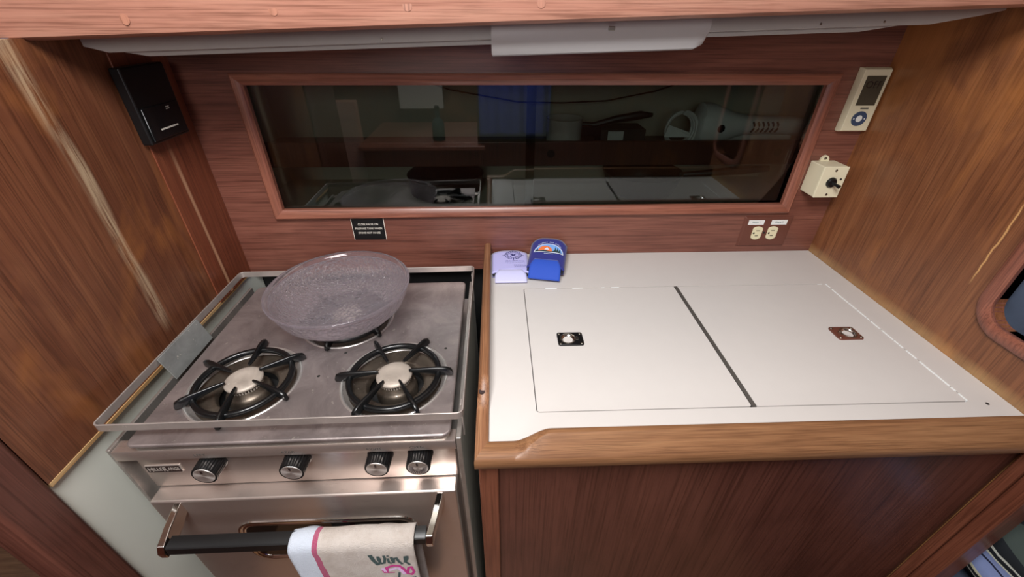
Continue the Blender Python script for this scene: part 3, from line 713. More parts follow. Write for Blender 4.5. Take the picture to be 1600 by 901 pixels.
# ------------------------------------------------------------------ towel over the oven handle
def towel():
    t = thing('dish_towel', (-0.215, 0.311, -0.152), 'cream terry dish towel with blue and magenta border hanging from the oven handle', 'towel')
    path = []
    for k in range(15): path.append((0.3285, -0.47 + 0.31 * k / 14, 0.6))           # back fall
    for k in range(1, 10):
        a = PI * k / 10; path.append((0.3130 + 0.0155 * math.cos(a), -0.160 + 0.0125 * math.sin(a), 0))
    for k in range(22): path.append((0.2970 - 0.004 * math.sin(k / 21 * PI), -0.162 - 0.33 * k / 21, k / 21))
    nu = 44; nv = len(path) - 1
    def fn(u, v):
        y, z, d = path[min(nv, round(v * nv))]
        front = v > 0.5
        x = -0.300 + 0.175 * u + (0.020 * d * (1 - u) if front else 0.0)
        y += (-0.006 if front else 0.004) * d * (math.sin(u * 9 + 0.6) + 0.5 * math.sin(u * 21 + z * 8))
        if front: y -= 0.010 * d * max(0, 1 - u * 4)
        z -= 0.006 * (1 - u) ** 3 if 0.25 < v < 0.75 else 0
        z += 0.0012 * math.sin(u * 14)
        return (x, y, z)
    mb = MB().grid(fn, nu, nv); me = bpy.data.meshes.new('towel_cloth'); me.from_pydata(mb.v, [], mb.f); me.update()
    uvl = me.uv_layers.new(name='UVMap')
    for lp in me.loops:
        i = lp.vertex_index; uvl.data[lp.index].uv = ((i % (nu + 1)) / nu, (i // (nu + 1)) / nv)
    o = put('towel_cloth', me, 'towel', t, smooth=True, angle=180)
    sd = o.modifiers.new('thickness', 'SOLIDIFY'); sd.thickness = 0.0036; sd.offset = 0
    LIFT = 0.011
    def surf(u, z):                    # front surface point, a hair proud of the pile
        z = z + LIFT; d = (-0.162 - z) / 0.33; k = max(0, min(21, d * 21)); d = k / 21
        x = -0.300 + 0.175 * u + 0.020 * d * (1 - u)
        y = 0.2970 - 0.004 * math.sin(d * PI) + (-0.006) * d * (math.sin(u * 9 + 0.6) + 0.5 * math.sin(u * 21 + z * 8)) - 0.010 * d * max(0, 1 - u * 4)
        return (x, y - 0.0024, z)
    def patch(name, fill, mat):
        """flat print laid on the cloth: polygon or strip in (u, z)"""
        m_ = MB()
        for q in fill:
            vs_ = [surf(u, z) for u, z in q]
            m_.add(vs_ + [(a, b + 0.0008, c) for a, b, c in vs_], [tuple(range(len(q)))] )
        me_ = bpy.data.meshes.new(name); me_.from_pydata(m_.v, [], m_.f); me_.update()
        return put(name, me_, mat, o)
    def stroke(pts, wd):
        qs = []
        P_ = [Vector(p) for p in pts]
        for a, b in zip(P_[:-1], P_[1:]):
            t_ = Vector(((b.x - a.x) * 0.175, b.y - a.y)).normalized(); n_ = Vector((-t_.y / 0.175, t_.x)) * wd / 2
            e_ = Vector((t_.x / 0.175, t_.y)) * wd * 0.3
            a2, b2 = a - e_, b + e_
            qs.append([tuple(a2 - n_), tuple(b2 - n_), tuple(b2 + n_), tuple(a2 + n_)])
        return qs
    # the word, in a loose hand
    Wd = stroke([(0.640, -0.184), (0.655, -0.197), (0.680, -0.207)], 0.0065)
    Wd += stroke([(0.680, -0.207), (0.700, -0.203), (0.708, -0.192), (0.698, -0.187), (0.694, -0.195), (0.712, -0.205), (0.738, -0.203), (0.752, -0.192), (0.748, -0.185)], 0.0038)
    Wd += stroke([(0.775, -0.192), (0.776, -0.202), (0.792, -0.204)], 0.0036) + stroke([(0.775, -0.1855), (0.783, -0.1855)], 0.003)
    Wd += stroke([(0.805, -0.190), (0.812, -0.203), (0.822, -0.193), (0.845, -0.192), (0.860, -0.202), (0.880, -0.208)], 0.0042)
    Wd += stroke([(0.905, -0.204), (0.930, -0.196), (0.935, -0.189), (0.915, -0.190), (0.910, -0.202), (0.940, -0.211)], 0.0040)
    patch('lettering', Wd, 'towel_green')
    patch('ribbon_print', stroke([(0.700, -0.2235), (0.712, -0.230), (0.780, -0.2290), (0.800, -0.229)], 0.0022) + stroke([(0.735, -0.229), (0.745, -0.216), (0.800, -0.211), (0.850, -0.213), (0.880, -0.222)], 0.0048) +
          stroke([(0.880, -0.222), (0.905, -0.236), (0.940, -0.240), (0.962, -0.232), (0.950, -0.218), (0.925, -0.220), (0.905, -0.234)], 0.0042), 'towel_pink')
    patch('ribbon_print', stroke([(0.712, -0.219), (0.720, -0.227)], 0.006) + stroke([(0.770, -0.222), (0.820, -0.219)], 0.005) + stroke([(0.845, -0.219), (0.880, -0.236)], 0.005), 'towel_lilac')
    patch('leaf_print', stroke([(0.838, -0.232), (0.825, -0.245), (0.850, -0.259), (0.880, -0.266), (0.885, -0.256)], 0.0035) + stroke([(0.950, -0.250), (0.965, -0.262)], 0.008), 'towel_green')
    for pts, wd, mt in (([(0.42, -0.272), (0.455, -0.290), (0.48, -0.33)], 0.010, 'towel_plum'), ([(0.86, -0.286), (0.87, -0.33)], 0.008, 'towel_plum'), ([(0.975, -0.285), (0.98, -0.33)], 0.006, 'towel_plum'),
                        ([(0.60, -0.286), (0.605, -0.33)], 0.012, 'towel_green'), ([(0.83, -0.284), (0.835, -0.33)], 0.006, 'towel_green')):
        patch('bottle_print', stroke(pts, wd), mt)
    return t
towel()

# ================================================================== locker behind smoked glass
loc = thing('wall_locker', (0.08, 0.95, 0.10), 'long wall locker behind two dark sliding glass doors in a wood frame', 'cabinet')
put('locker_back', MB().box(-0.53, 0.70, 1.070, 1.078, 0.095, 0.42), 'cream_paint', loc)
put('locker_floor', MB().box(-0.53, 0.70, 0.869, 1.070, 0.098, 0.108), 'cream_paint', loc)
put('locker_top', MB().box(-0.53, 0.70, 0.869, 1.070, 0.385, 0.395), 'cream_paint', loc)
for a in (-0.535, 0.692): put('locker_side', MB().box(a, a + 0.008, 0.869, 1.070, 0.095, 0.42), 'cream_paint', loc)
put('shelf', MB().box(-0.527, 0.692, 0.905, 1.070, 0.205, 0.213), 'wood_dark', loc)
sfb = put('shelf_fiddle', MB().box(-0.527, 0.692, 0.895, 0.905, 0.193, 0.244), 'wood_dark', loc, bevel=0.002)
for x in (0.115, 0.605): put('finger_hole', MB().lathe([(0.0085, 0), (0.0085, 0.0005)], (x, 0.8952, 0.219), 22, 'Y'), 'black_matte', sfb)
def moulding(a, b, inward, up=False):
    """bevelled frame rail, mitred at both ends"""
    W_ = 0.020
    prof = [(0.0, 0.0), (0.0, 0.007), (0.003, 0.0095), (0.010, 0.009), (0.0165, 0.006), (W_, 0.0035), (W_, -0.006), (0.0, 0.0)][:-1]   # outer -> inner, height towards -y
    a, b = Vector(a), Vector(b); t = (b - a).normalized(); nr = Vector(inward)
    secs = []
    for p, sgn in ((a, 1), (b, -1)):
        secs.append([(p.x + nr.x * o + t.x * o * sgn, YB - h, p.y + nr.y * o + t.y * o * sgn) for o, h in prof])
    return MB().loft(secs)
FO = [(-0.4755, 0.0955), (0.6475, 0.0985), (0.6475, 0.3765), (-0.4755, 0.3765)]
for (i, j), inw, up in (((0, 1), (0, 1), 0), ((1, 2), (-1, 0), 1), ((2, 3), (0, -1), 0), ((3, 0), (1, 0), 1)):
    put('frame_rail', moulding(FO[i], FO[j], inw), 'wood_frame_up' if up else 'wood_frame', loc, smooth=True, angle=25)
put('glass_door', MB().box(GX0 + 0.001, 0.0775, 0.8625, 0.8665, GZ0 + 0.001, GZ1 - 0.001), 'smoked_glass', loc)
put('glass_door', MB().box(0.0600, GX1 - 0.001, 0.8690, 0.8730, GZ0 + 0.001, GZ1 - 0.001), 'smoked_glass', loc)

# things in the locker
pan = thing('saucepan', (0.150, 0.965, 0.213), 'polished steel saucepan with black handle on the locker shelf', 'saucepan')
put('pot', MB().lathe([(0.034, 0.0), (0.0385, 0.004), (0.0395, 0.062), (0.0415, 0.0645), (0.0385, 0.0645), (0.0375, 0.010), (0.0001, 0.009)], (0.150, 0.965, 0.213), 44, cap=False), plain('bright_steel', srgb(226, 222, 212), 0.14, 0.25), pan, smooth=True, angle=40)
put('handle', MB().tube([(0.188, 0.962, 0.265), (0.215, 0.958, 0.263), (0.26, 0.952, 0.276), (0.31, 0.945, 0.286), (0.335, 0.941, 0.287)], [0.004, 0.0065, 0.008, 0.0085, 0.004], 10), 'black_plastic', pan, smooth=True)
put('handle_bracket', MB().box(0.186, 0.232, 0.952, 0.964, 0.240, 0.262), 'black_plastic', pan, bevel=0.003)
vac = thing('hand_vacuum', (0.57, 0.955, 0.213), 'white handheld appliance with round dark button and vent slots behind the glass', 'appliance')
secs = []
for x, zc, hh, hd in ((0.438, 0.262, 0.030, 0.022), (0.446, 0.262, 0.047, 0.032), (0.470, 0.262, 0.046, 0.033), (0.492, 0.262, 0.038, 0.032), (0.515, 0.263, 0.028, 0.029), (0.545, 0.264, 0.0205, 0.026), (0.60, 0.263, 0.018, 0.024), (0.65, 0.261, 0.019, 0.024), (0.678, 0.259, 0.018, 0.022), (0.684, 0.259, 0.012, 0.016)):
    secs.append([(x, 0.955 + hd * math.cos(a) * abs(math.cos(a)) ** -0.3, zc + hh * math.sin(a) * (abs(math.sin(a)) + 1e-6) ** -0.2) for a in [2 * PI * (k + .5) / 28 for k in range(28)]])
vb = put('shell', MB().loft(secs), 'label_white', vac, smooth=True, angle=50)
put('button', MB().lathe([(0.0085, 0), (0.0085, 0.003), (0.0070, 0.0042)], (0.482, 0.926, 0.262), 26, 'Y'), 'black_plastic', vac, smooth=True, angle=40)
for k in range(6):
    x = 0.553 + 0.0105 * k
    put('vent_slot', MB().tube([(x + 0.004 * (1 - (2 * q - 1) ** 2), 0.9305 - 0.0022 * (1 - (2 * q - 1) ** 2), 0.2530 + 0.021 * q) for q in [i / 6 for i in range(7)]], 0.0021, 6), 'slot', vac)
put('foot', MB().box(0.47, 0.66, 0.945, 0.965, 0.213, 0.246), 'label_white', vac, bevel=0.006)
rollt = thing('strap_roll', (0.405, 0.965, 0.213), 'coil of pale webbing beside the white appliance', 'roll')
for k in range(3): put('webbing', MB().tube([(0.405 + (0.034 - 0.003 * k) * math.cos(a), 0.945 + 0.006 * k, 0.255 + (0.038 - 0.003 * k) * math.sin(a)) for a in [2 * PI * i / 36 for i in range(36)]], 0.0035, 6, True), 'label_white', rollt, smooth=True)
tag(put('paper_slip', MB().add([(0.362, 0.925, 0.2445), (0.420, 0.925, 0.2445), (0.420, 0.935, 0.252), (0.372, 0.935, 0.268), (0.362, 0.9262, 0.2445), (0.420, 0.9262, 0.2445), (0.420, 0.9362, 0.252), (0.372, 0.9362, 0.268)],
    [(0, 1, 2, 3), (7, 6, 5, 4), (0, 4, 5, 1), (1, 5, 6, 2), (2, 6, 7, 3), (3, 7, 4, 0)]), 'label_white'), 'white paper slip leaning on the strap coil', 'paper')
box_ = thing('small_carton', (0.27, 0.985, 0.213), 'small dark carton under the saucepan handle', 'box')
put('carton', MB().box(0.235, 0.335, 0.965, 1.03, 0.213, 0.252), 'print_grey', box_, bevel=0.002)
put('carton_label', MB().box(0.25, 0.285, 0.9642, 0.965, 0.225, 0.248), 'label_white', box_)
fp = thing('frying_pan', (0.38, 0.965, 0.108), 'black frying pan lying low behind the right glass door', 'frying pan')
put('pan_body', MB().lathe([(0.070, 0.0), (0.078, 0.008), (0.091, 0.048), (0.093, 0.050), (0.089, 0.048), (0.076, 0.011), (0.0001, 0.004)], (0.345, 0.974, 0.108), 48, cap=False).add([], []), 'black_plastic', fp, smooth=True, angle=50)
put('handle', MB().tube([(0.428, 0.955, 0.152), (0.49, 0.942, 0.160), (0.56, 0.930, 0.170), (0.615, 0.922, 0.176)], [0.006, 0.008, 0.010, 0.007], 10), 'black_plastic', fp, smooth=True)
fpo = fp
dp = thing('dutch_oven', (-0.12, 0.968, 0.108), 'dark round pot low behind the left glass door', 'pot')
put('pot', MB().lathe([(0.076, 0.0), (0.084, 0.006), (0.087, 0.045), (0.089, 0.047), (0.074, 0.058), (0.030, 0.066), (0.0001, 0.067)], (-0.12, 0.974, 0.108), 44, cap=False), 'black_plastic', dp, smooth=True, angle=40)
put('lid_knob', MB().lathe([(0.008, 0), (0.007, 0.006), (0.012, 0.010), (0.010, 0.015), (0.0001, 0.016)], (-0.12, 0.974, 0.174), 20, cap=False), 'black_plastic', dp, smooth=True)
cord = [(-0.28, 1.04, 0.383), (-0.22, 1.03, 0.36), (-0.10, 1.02, 0.325), (0.05, 1.02, 0.300), (0.15, 1.02, 0.298), (0.25, 1.02, 0.302), (0.36, 1.02, 0.322), (0.46, 1.03, 0.352), (0.54, 1.04, 0.383)]
tag(put('power_cord', MB().tube(cord, 0.0016, 6), 'black_plastic', smooth=True), 'thin black cord sagging across the locker behind the glass', 'cord')

# ================================================================== fittings on the walls
# brown outlet plate
po = thing('outlet_plate', (0.611, YB, 0.0525), 'brown duplex outlet plate with two white labels above the counter', 'outlet')
put('plate', MB().loft([[(0.555, YB, 0.0145), (0.6675, YB, 0.0145), (0.6675, YB, 0.0895), (0.555, YB, 0.0895)], [(0.5585, YB - 0.0045, 0.018), (0.664, YB - 0.0045, 0.018), (0.664, YB - 0.0045, 0.086), (0.5585, YB - 0.0045, 0.086)]]), 'bronze_plate', po, bevel=0.0006)
for x in (0.5915, 0.6265):
    lp = []
    for k in range(48):
        a = 2 * PI * k / 48; lp.append((x + max(-0.0112, min(0.0112, 0.0158 * math.cos(a))), 0.0500 + 0.0160 * math.sin(a)))
    r_ = put('receptacle', sheet([lp], 0.003, XZ(YB - 0.0055), 0.0006), 'ivory', po)
    for z, h in ((0.0562, 0.0040), (0.0440, 0.0034)): put('slot', MB().box(x - h, x + h, YB - 0.0074, YB - 0.0068, z - 0.0008, z + 0.0008), 'slot', r_)
    put('slot', MB().lathe([(0.0022, 0), (0.0022, 0.0006)], (x - 0.0078, YB - 0.0068, 0.0502), 12, 'Y'), 'slot', r_)
put('screw', MB().lathe([(0.0026, 0), (0.0020, 0.0010)], (0.609, YB - 0.0045, 0.0502), 14, 'Y'), 'slot', po)
for x, s in ((0.5830, 'Phase 1'), (0.6355, 'Phase 2')):
    lb = put('label_strip', MB().box(x - 0.0180, x + 0.0180, YB - 0.0050, YB - 0.0044, 0.0700, 0.0815), 'label_white', po)
    put('lettering', front_text(s, 0.0062, x, YB - 0.0052, 0.0757, depth=0.0001), 'ink_grey', lb)
# thermostat
th = thing('thermostat', (0.706, YB, 0.276), 'cream thermostat with dark screen and blue ring button in the corner', 'thermostat')
put('case', MB().loft([[(0.6790, YB, 0.2735), (0.7335, YB, 0.2735), (0.7335, YB, 0.3865), (0.6790, YB, 0.3865)], [(0.6790, YB - 0.009, 0.2735), (0.7335, YB - 0.009, 0.2735), (0.7335, YB - 0.009, 0.3865), (0.6790, YB - 0.009, 0.3865)],
                       [(0.6805, YB - 0.0155, 0.2760), (0.7320, YB - 0.0155, 0.2760), (0.7320, YB - 0.0155, 0.3840), (0.6805, YB - 0.0155, 0.3840)]]), 'cream_white', th, bevel=0.001)
scr = put('screen', MB().box(0.6885, 0.7255, YB - 0.0160, YB - 0.0152, 0.3225, 0.3735), plain('lcd', srgb(74, 70, 58), 0.18), th)
put('digits', front_text('OFF', 0.017, 0.707, YB - 0.0161, 0.358, depth=0.0001), 'badge_black', scr)
put('marking', MB().box(0.701, 0.717, YB - 0.0158, YB - 0.0154, 0.3160, 0.3185), 'print_grey', th)
put('ring_button', sheet([circ(0.7065, 0.2985, 0.0145, 40, 0.0135), circ(0.7065, 0.2985, 0.0065, 24)], 0.0012, XZ(YB - 0.0158)), plain('steel_blue', srgb(60, 76, 104), 0.35), th)
put('centre_button', MB().lathe([(0.0062, 0), (0.0060, 0.0010), (0.0001, 0.0014)], (0.7065, YB - 0.0152, 0.2985), 24, 'Y', cap=False), 'label_white', th, smooth=True)
for dx in (-0.0105, 0.0105): put('arrow_mark', MB().box(0.7065 + dx - 0.0012, 0.7065 + dx + 0.0012, YB - 0.0166, YB - 0.0163, 0.2973, 0.2997), 'label_white', th)
# cream switch box with toggle
sb = thing('switch_box', (0.681, YB, 0.182), 'cream junction box with black toggle switch below the thermostat', 'switch')
put('box', MB().box(0.6560, 0.7065, 0.8115, YB, 0.1500, 0.2135), 'cream_white', sb, bevel=0.0022, seg=3)
put('cover', MB().box(0.6556, 0.7069, 0.8095, 0.8118, 0.1497, 0.2139), 'cream_white', sb, bevel=0.0012)
for z in (0.1565, 0.2065): put('screw', MB().lathe([(0.0028, 0), (0.0022, 0.0010), (0.0001, 0.0011)], (0.6812, 0.8096, z), 14, 'Y', cap=False), 'screw', sb, smooth=True)
put('screw', MB().lathe([(0.0024, 0), (0.0020, 0.0008)], (0.6980, 0.8096, 0.1885), 12, 'Y'), 'slot', sb)
tg_ = put('switch_collar', MB().lathe([(0.0105, 0), (0.0105, 0.0020), (0.0085, 0.0048), (0.0055, 0.0055)], (0.6805, 0.8096, 0.1820), 28, 'Y'), 'black_plastic', sb, smooth=True, angle=40)
put('toggle', MB().tube([(0.6805, 0.806, 0.1820), (0.6835, 0.798, 0.1805), (0.6862, 0.7905, 0.1790)], [0.0034, 0.0028, 0.0038], 12), 'black_plastic', tg_, smooth=True)
put('mounting_ear', sheet([[(0.672, 0.212), (0.692, 0.212), (0.690, 0.219), (0.6860, 0.2235), (0.682, 0.225), (0.6780, 0.2235), (0.674, 0.219)], circ(0.682, 0.2185, 0.002, 12)], 0.004, XZ(YB - 0.0022)), 'cream_white', sb)
put('screw', MB().lathe([(0.0032, 0), (0.0024, 0.0012), (0.0001, 0.0014)], (0.682, YB - 0.0042, 0.2185), 14, 'Y', cap=False), 'screw', sb, smooth=True)
# warning plaque
pq = thing('warning_plaque', (-0.2835, YB, 0.066), 'small black plaque with white lettering below the glass locker', 'sign')
put('plaque', MB().box(-0.3180, -0.2490, YB - 0.0016, YB, 0.0435, 0.0935), 'black_plastic', pq)
put('plaque_edge', MB().box(-0.2492, -0.2480, YB - 0.0018, YB, 0.0435, 0.0935), 'letter_white', pq)
put('plaque_edge', MB().box(-0.3190, -0.3180, YB - 0.0018, YB, 0.0435, 0.0935), 'letter_white', pq)
for s, z, x in (('CLOSE VALVE ON', 0.0800, 0.0), ('PROPANE TANK WHEN', 0.0700, 0.0), ('STOVE NOT IN USE', 0.0598, 0.0)):
    put('lettering', front_text(s, 0.0066, -0.2835 + x, YB - 0.0019, z, depth=0.0002, sx=0.84), 'letter_white', pq)
# black wall unit on the left bulkhead
wu = thing('wall_unit', (XL, 0.768, 0.285), 'black plastic wall unit high on the left bulkhead in the corner', 'wall unit')
put('case', MB().box(XL + 0.003, XL + 0.020, 0.716, 0.815, 0.285, 0.398), 'black_plastic', wu, bevel=0.003, seg=3)
put('front_bezel', MB().box(XL + 0.0195, XL + 0.0225, 0.722, 0.809, 0.290, 0.340), 'black_gloss', wu, bevel=0.0015)
TX = Matrix(((0, 0, 1, 0), (1, 0, 0, 0), (0, 1, 0, 0), (0, 0, 0, 1)))
def side_text(t, size, x, y, z, **kw): return text_mesh(t, size, Matrix.Translation((x, y, z)) @ TX, **kw)
yy = 0.745
while yy < 0.788:
    L = random.uniform(0.0018, 0.0032); put('marking', MB().box(XL + 0.0224, XL + 0.0229, yy, yy + L, 0.3030, 0.3055), 'letter_white', wu); yy += L + 0.0009
for z in (0.331, 0.334): put('indicator', MB().box(XL + 0.0224, XL + 0.0230, 0.775, 0.783, z, z + 0.001), 'letter_white', wu)
# light track and lamp under the beam
tk = thing('light_track', (0.07, 0.686, 0.43), 'long pale grey track under the beam with tapered ends', 'track')
def strip(y0, y1, top_off, bot, x0, x1, tl, tr):
    z = lambda x: 0.4555 + 0.032 * x
    bot_pts = [(x0, z(x0) - 0.010), (x0 + tl * 0.4, z(x0) + bot * 0.7), (x0 + tl, z(x0 + tl) + bot), (x1 - tr, z(x1 - tr) + bot), (x1 - tr * 0.35, z(x1) + bot * 0.6), (x1, z(x1) - 0.004)]
    lp = bot_pts + [(x1, z(x1) + 0.012), (x0, z(x0) + 0.012)]
    return sheet([lp], y1 - y0, XZ((y0 + y1) / 2), 0.0008)
put('track_face', strip(0.676, 0.685, 0.0, -0.018, -0.558, 0.712, 0.03, 0.10), 'track', tk)
put('track_lip', strip(0.686, 0.696, 0.0, -0.0245, -0.543, 0.682, 0.06, 0.16), 'track', tk)
for x in (-0.155, 0.545, 0.455): put('screw', MB().lathe([(0.0018, 0), (0.0012, 0.0008)], (x, 0.6759, 0.4555 + 0.032 * x - 0.013), 10, 'Y'), 'screw', tk)
lm = thing('fluorescent_lamp', (0.14, 0.667, 0.42), 'white rounded fluorescent lamp fixed under the beam, switched off', 'lamp')
secs = []
LY = 0.675
for x, k in ((-0.0045, 0.9), (-0.003, 1.0), (0.276, 1.0), (0.287, 0.86), (0.2925, 0.5)):
    z0 = 0.4535 + 0.032 * x; d = 0.036 * k
    secs.append([(x, LY, z0), (x, LY - 0.0160, z0), (x, LY - 0.0168, z0 - d * 0.25), (x, LY - 0.0160, z0 - d * 0.72), (x, LY - 0.0130, z0 - d * 0.95), (x, LY - 0.009, z0 - d), (x, LY, z0 - d)])
put('diffuser', MB().loft(secs), 'diffuser', lm, smooth=True, angle=45)
put('mounting_rail', MB().loft([[(x, LY - 0.0175, 0.4560 + 0.032 * x - a) for a in (0.0, 0.0025)] + [(x, LY, 0.4560 + 0.032 * x - a) for a in (0.0025, 0.0)] for x in (-0.006, 0.293)]), 'track', lm)
put('switch', MB().box(0.153, 0.162, LY - 0.0185, LY - 0.0155, 0.4490, 0.4540), 'screw', lm, bevel=0.0008)

# ================================================================== can sleeves on the counter
def sleeve(name, label, mats, place, bulge, logo, flap):
    t = thing(name, place.to_translation(), label, 'can sleeve', 'foam can sleeves')
    body_m, flap_m = mats
    W_, H_ = 0.0785, 0.098
    def sheet_grid(fn, nm, mat, th=0.003):
        mb_ = MB().grid(fn, 14, 12); me = bpy.data.meshes.new(nm); me.from_pydata(mb_.v, [], mb_.f); me.update(); me.transform(place)
        o = put(nm, me, mat, t, smooth=True, angle=180)
        sd = o.modifiers.new('thickness', 'SOLIDIFY'); sd.thickness = th; sd.offset = 0; return o
    prof = lambda u: bulge * (1 - (2 * u - 1) ** 4)
    zt = lambda u, v: 0.0085 + prof(u) * (0.6 + 0.4 * v) * min(1, 8 * min(u, 1 - u) + 0.25)
    edge = lambda u: 0.012 * (abs(2 * u - 1) ** 1.5)
    lerp = lambda a, b, k: a + (b - a) * k
    up = sheet_grid(lambda u, v: ((u - 0.5) * W_, lerp(0.003 + 0.011 * (1 - abs(2 * u - 1) ** 1.6), H_ - 0.010 * abs(2 * u - 1) ** 3, v), zt(u, v)), 'upper_panel', body_m)
    sheet_grid(lambda u, v: ((u - 0.5) * W_, v * H_, 0.0022), 'lower_panel', body_m)
    sheet_grid(lambda u, v: ((u - 0.5) * W_ * 0.97, -0.002 + v * H_ * 0.6, 0.0055), 'lining', 'gap_black', 0.002)  # black sheet painting the shade in the gaps beside the flap
    # the folded base: a tongue reaching forward and down out of the open end
    sheet_grid(lambda u, v: ((u - 0.5) * W_ * (0.84 - 0.55 * max(0, v - 0.45) ** 1.5), -0.024 + (0.026 + flap) * v, 0.0032 + (0.0048 + bulge) * math.sin(min(1, v * 1.1) * PI / 2) + (0.004 if flap > 0.014 else 0.0) * v), 'base_flap', flap_m)
    def on(u, v):
        return place @ Vector(((u - 0.5) * W_, v * H_, zt(u, v) + 0.0021))
    def prints(nm, polys, mat, lift=0.0):
        vs, fs = [], []
        for q in polys:
            o = len(vs); vs += [tuple(on(u, v) + place.to_3x3() @ Vector((0, 0, lift))) for u, v in q]; fs.append(tuple(range(o, o + len(q))))
        me = bpy.data.meshes.new(nm); me.from_pydata(vs, [], fs); me.update(); return put(nm, me, mat, up)
    logo(prints, W_, H_)
    return t
def strokes(pts, wd, W_, H_):
    qs = []
    P_ = [Vector((p[0] * W_, p[1] * H_)) for p in pts]
    for a, b in zip(P_[:-1], P_[1:]):
        d = (b - a).normalized(); n_ = Vector((-d.y, d.x)) * wd / 2
        qs.append([((q.x) / W_, (q.y) / H_) for q in (a - n_, b - n_, b + n_, a + n_)])
    return qs
def logo_lilac(prints, W_, H_):
    cx, cy, rx, ry = 0.60, 0.775, 0.235, 0.185
    el = lambda k, a: (cx + rx * k * math.cos(a), cy + ry * k * math.sin(a))
    q = []
    for k, wd in ((1.0, 0.0013), (0.66, 0.0010)): q += strokes([el(k, 2 * PI * i / 32) for i in range(33)], wd, W_, H_)
    for i in range(18):                                     # lettering round the compass ring
        a = 2 * PI * (i + 0.5) / 18; q += strokes([el(0.74, a), el(0.93, a + 0.05)], 0.0019, W_, H_)
    for a in (0, PI / 2, PI, 1.5 * PI): q += strokes([el(0.98, a), el(1.28, a)], 0.0012, W_, H_)
    q += strokes([el(0.5, 0.7), el(0.5, 0.7 + PI)], 0.0030, W_, H_) + strokes([el(0.5, PI - 0.7), el(0.5, -0.7)], 0.0030, W_, H_) + strokes([(0.53, 0.83), (0.60, 0.83)], 0.003, W_, H_)
    # name in script, two smaller lines (too small to read)
    x = 0.38
    while x < 0.90:
        q += strokes([(x, 0.49), (x + 0.018, 0.525), (x + 0.028, 0.492)], 0.0012, W_, H_); x += random.uniform(0.034, 0.05)
    for y, a, b, wd in ((0.425, 0.37, 0.92, 0.0011), (0.325, 0.60, 0.94, 0.0018), (0.265, 0.61, 0.95, 0.0012)):
        x = a
        while x < b:
            L = random.uniform(0.02, 0.05); q += strokes([(x, y), (min(b, x + L), y)], wd, W_, H_); x += L + 0.012
    prints('compass_print', q, 'print_navy')
def logo_blue(prints, W_, H_):
    # half-dome emblem: sky, orange sun, snowy peak, dark firs, white outline
    hi = lambda u: 0.50 + 0.27 * max(0, 1 - ((u - 0.52) / 0.40) ** 2) ** 0.6
    def cols(lo, top_, u0, u1, n=16, m=4):
        qs = []
        for i in range(n):
            a, b = u0 + (u1 - u0) * i / n, u0 + (u1 - u0) * (i + 1) / n
            for j in range(m):
                f = lambda u, k: lo(u) + (top_(u) - lo(u)) * k / m
                qs.append([(a, f(a, j)), (b, f(b, j)), (b, f(b, j + 1)), (a, f(a, j + 1))])
        return qs
    base_ = lambda u: 0.50
    arc = [(0.12 + 0.80 * i / 24, hi(0.12 + 0.80 * i / 24)) for i in range(25)]
    prints('emblem_sky', cols(base_, hi, 0.13, 0.91), 'print_sky')
    prints('emblem_sun', cols(base_, lambda u: min(hi(u) - 0.02, 0.52 + 0.19 * max(0, 1 - ((u - 0.42) / 0.20) ** 2) ** 0.5), 0.23, 0.61), 'print_orange', 0.0003)
    prints('emblem_ground', cols(base_, lambda u: 0.545 + 0.03 * math.sin(u * 20) * (0.5 if u < .6 else 1), 0.14, 0.90), 'print_green', 0.0006)
    prints('emblem_peak', cols(lambda u: 0.575, lambda u: 0.575 + 0.085 * max(0, 1 - abs(u - 0.46) / 0.07), 0.39, 0.53, 6, 2), 'print_white', 0.0008)
    for x, h in ((0.70, 0.17), (0.76, 0.15), (0.82, 0.10), (0.20, 0.07)):
        prints('emblem_fir', cols(lambda u: 0.53, lambda u: 0.54 + h * max(0, 1 - abs(u - x) / 0.032), x - 0.032, x + 0.032, 6, 2), 'print_green', 0.0008)
    prints('emblem_outline', strokes(arc + [(0.92, 0.49)] + [(0.92 - 0.08 * k, 0.49) for k in range(1, 11)] + [arc[0]], 0.0022, W_, H_), 'print_white', 0.0010)
    q = []
    for i in range(17):
        if i in (7, 11): continue
        a = PI * (0.22 + 0.56 * i / 16); c = (0.52 - 0.40 * math.cos(a), 0.50 + 0.345 * math.sin(a))
        q += strokes([(c[0] - 0.010, c[1] - 0.012), (c[0] + 0.008, c[1] + 0.012)], 0.0013, W_, H_)
    for i in range(9): q += strokes([(0.40 + 0.03 * i, 0.445), (0.42 + 0.03 * i, 0.455)], 0.0012, W_, H_)
    prints('emblem_lettering', q, 'print_white', 0.0003)
sleeve('can_sleeve', 'lilac foam can sleeve lying flat beside the wooden fiddle', ('lilac', 'lilac_flap'), Matrix.Translation((0.0260, 0.753, 0.0005)), 0.0022, logo_lilac, 0.012)
sleeve('can_sleeve', 'navy blue foam can sleeve with mountain emblem propped against the wall', ('navy_foam', 'blue_foam'),
       Matrix.Translation((0.0985, 0.757, 0.0072)) @ Matrix.Rotation(math.radians(-12), 4, 'Z') @ Matrix.Rotation(math.radians(9.5), 4, 'X'), 0.0110, logo_blue, 0.016)

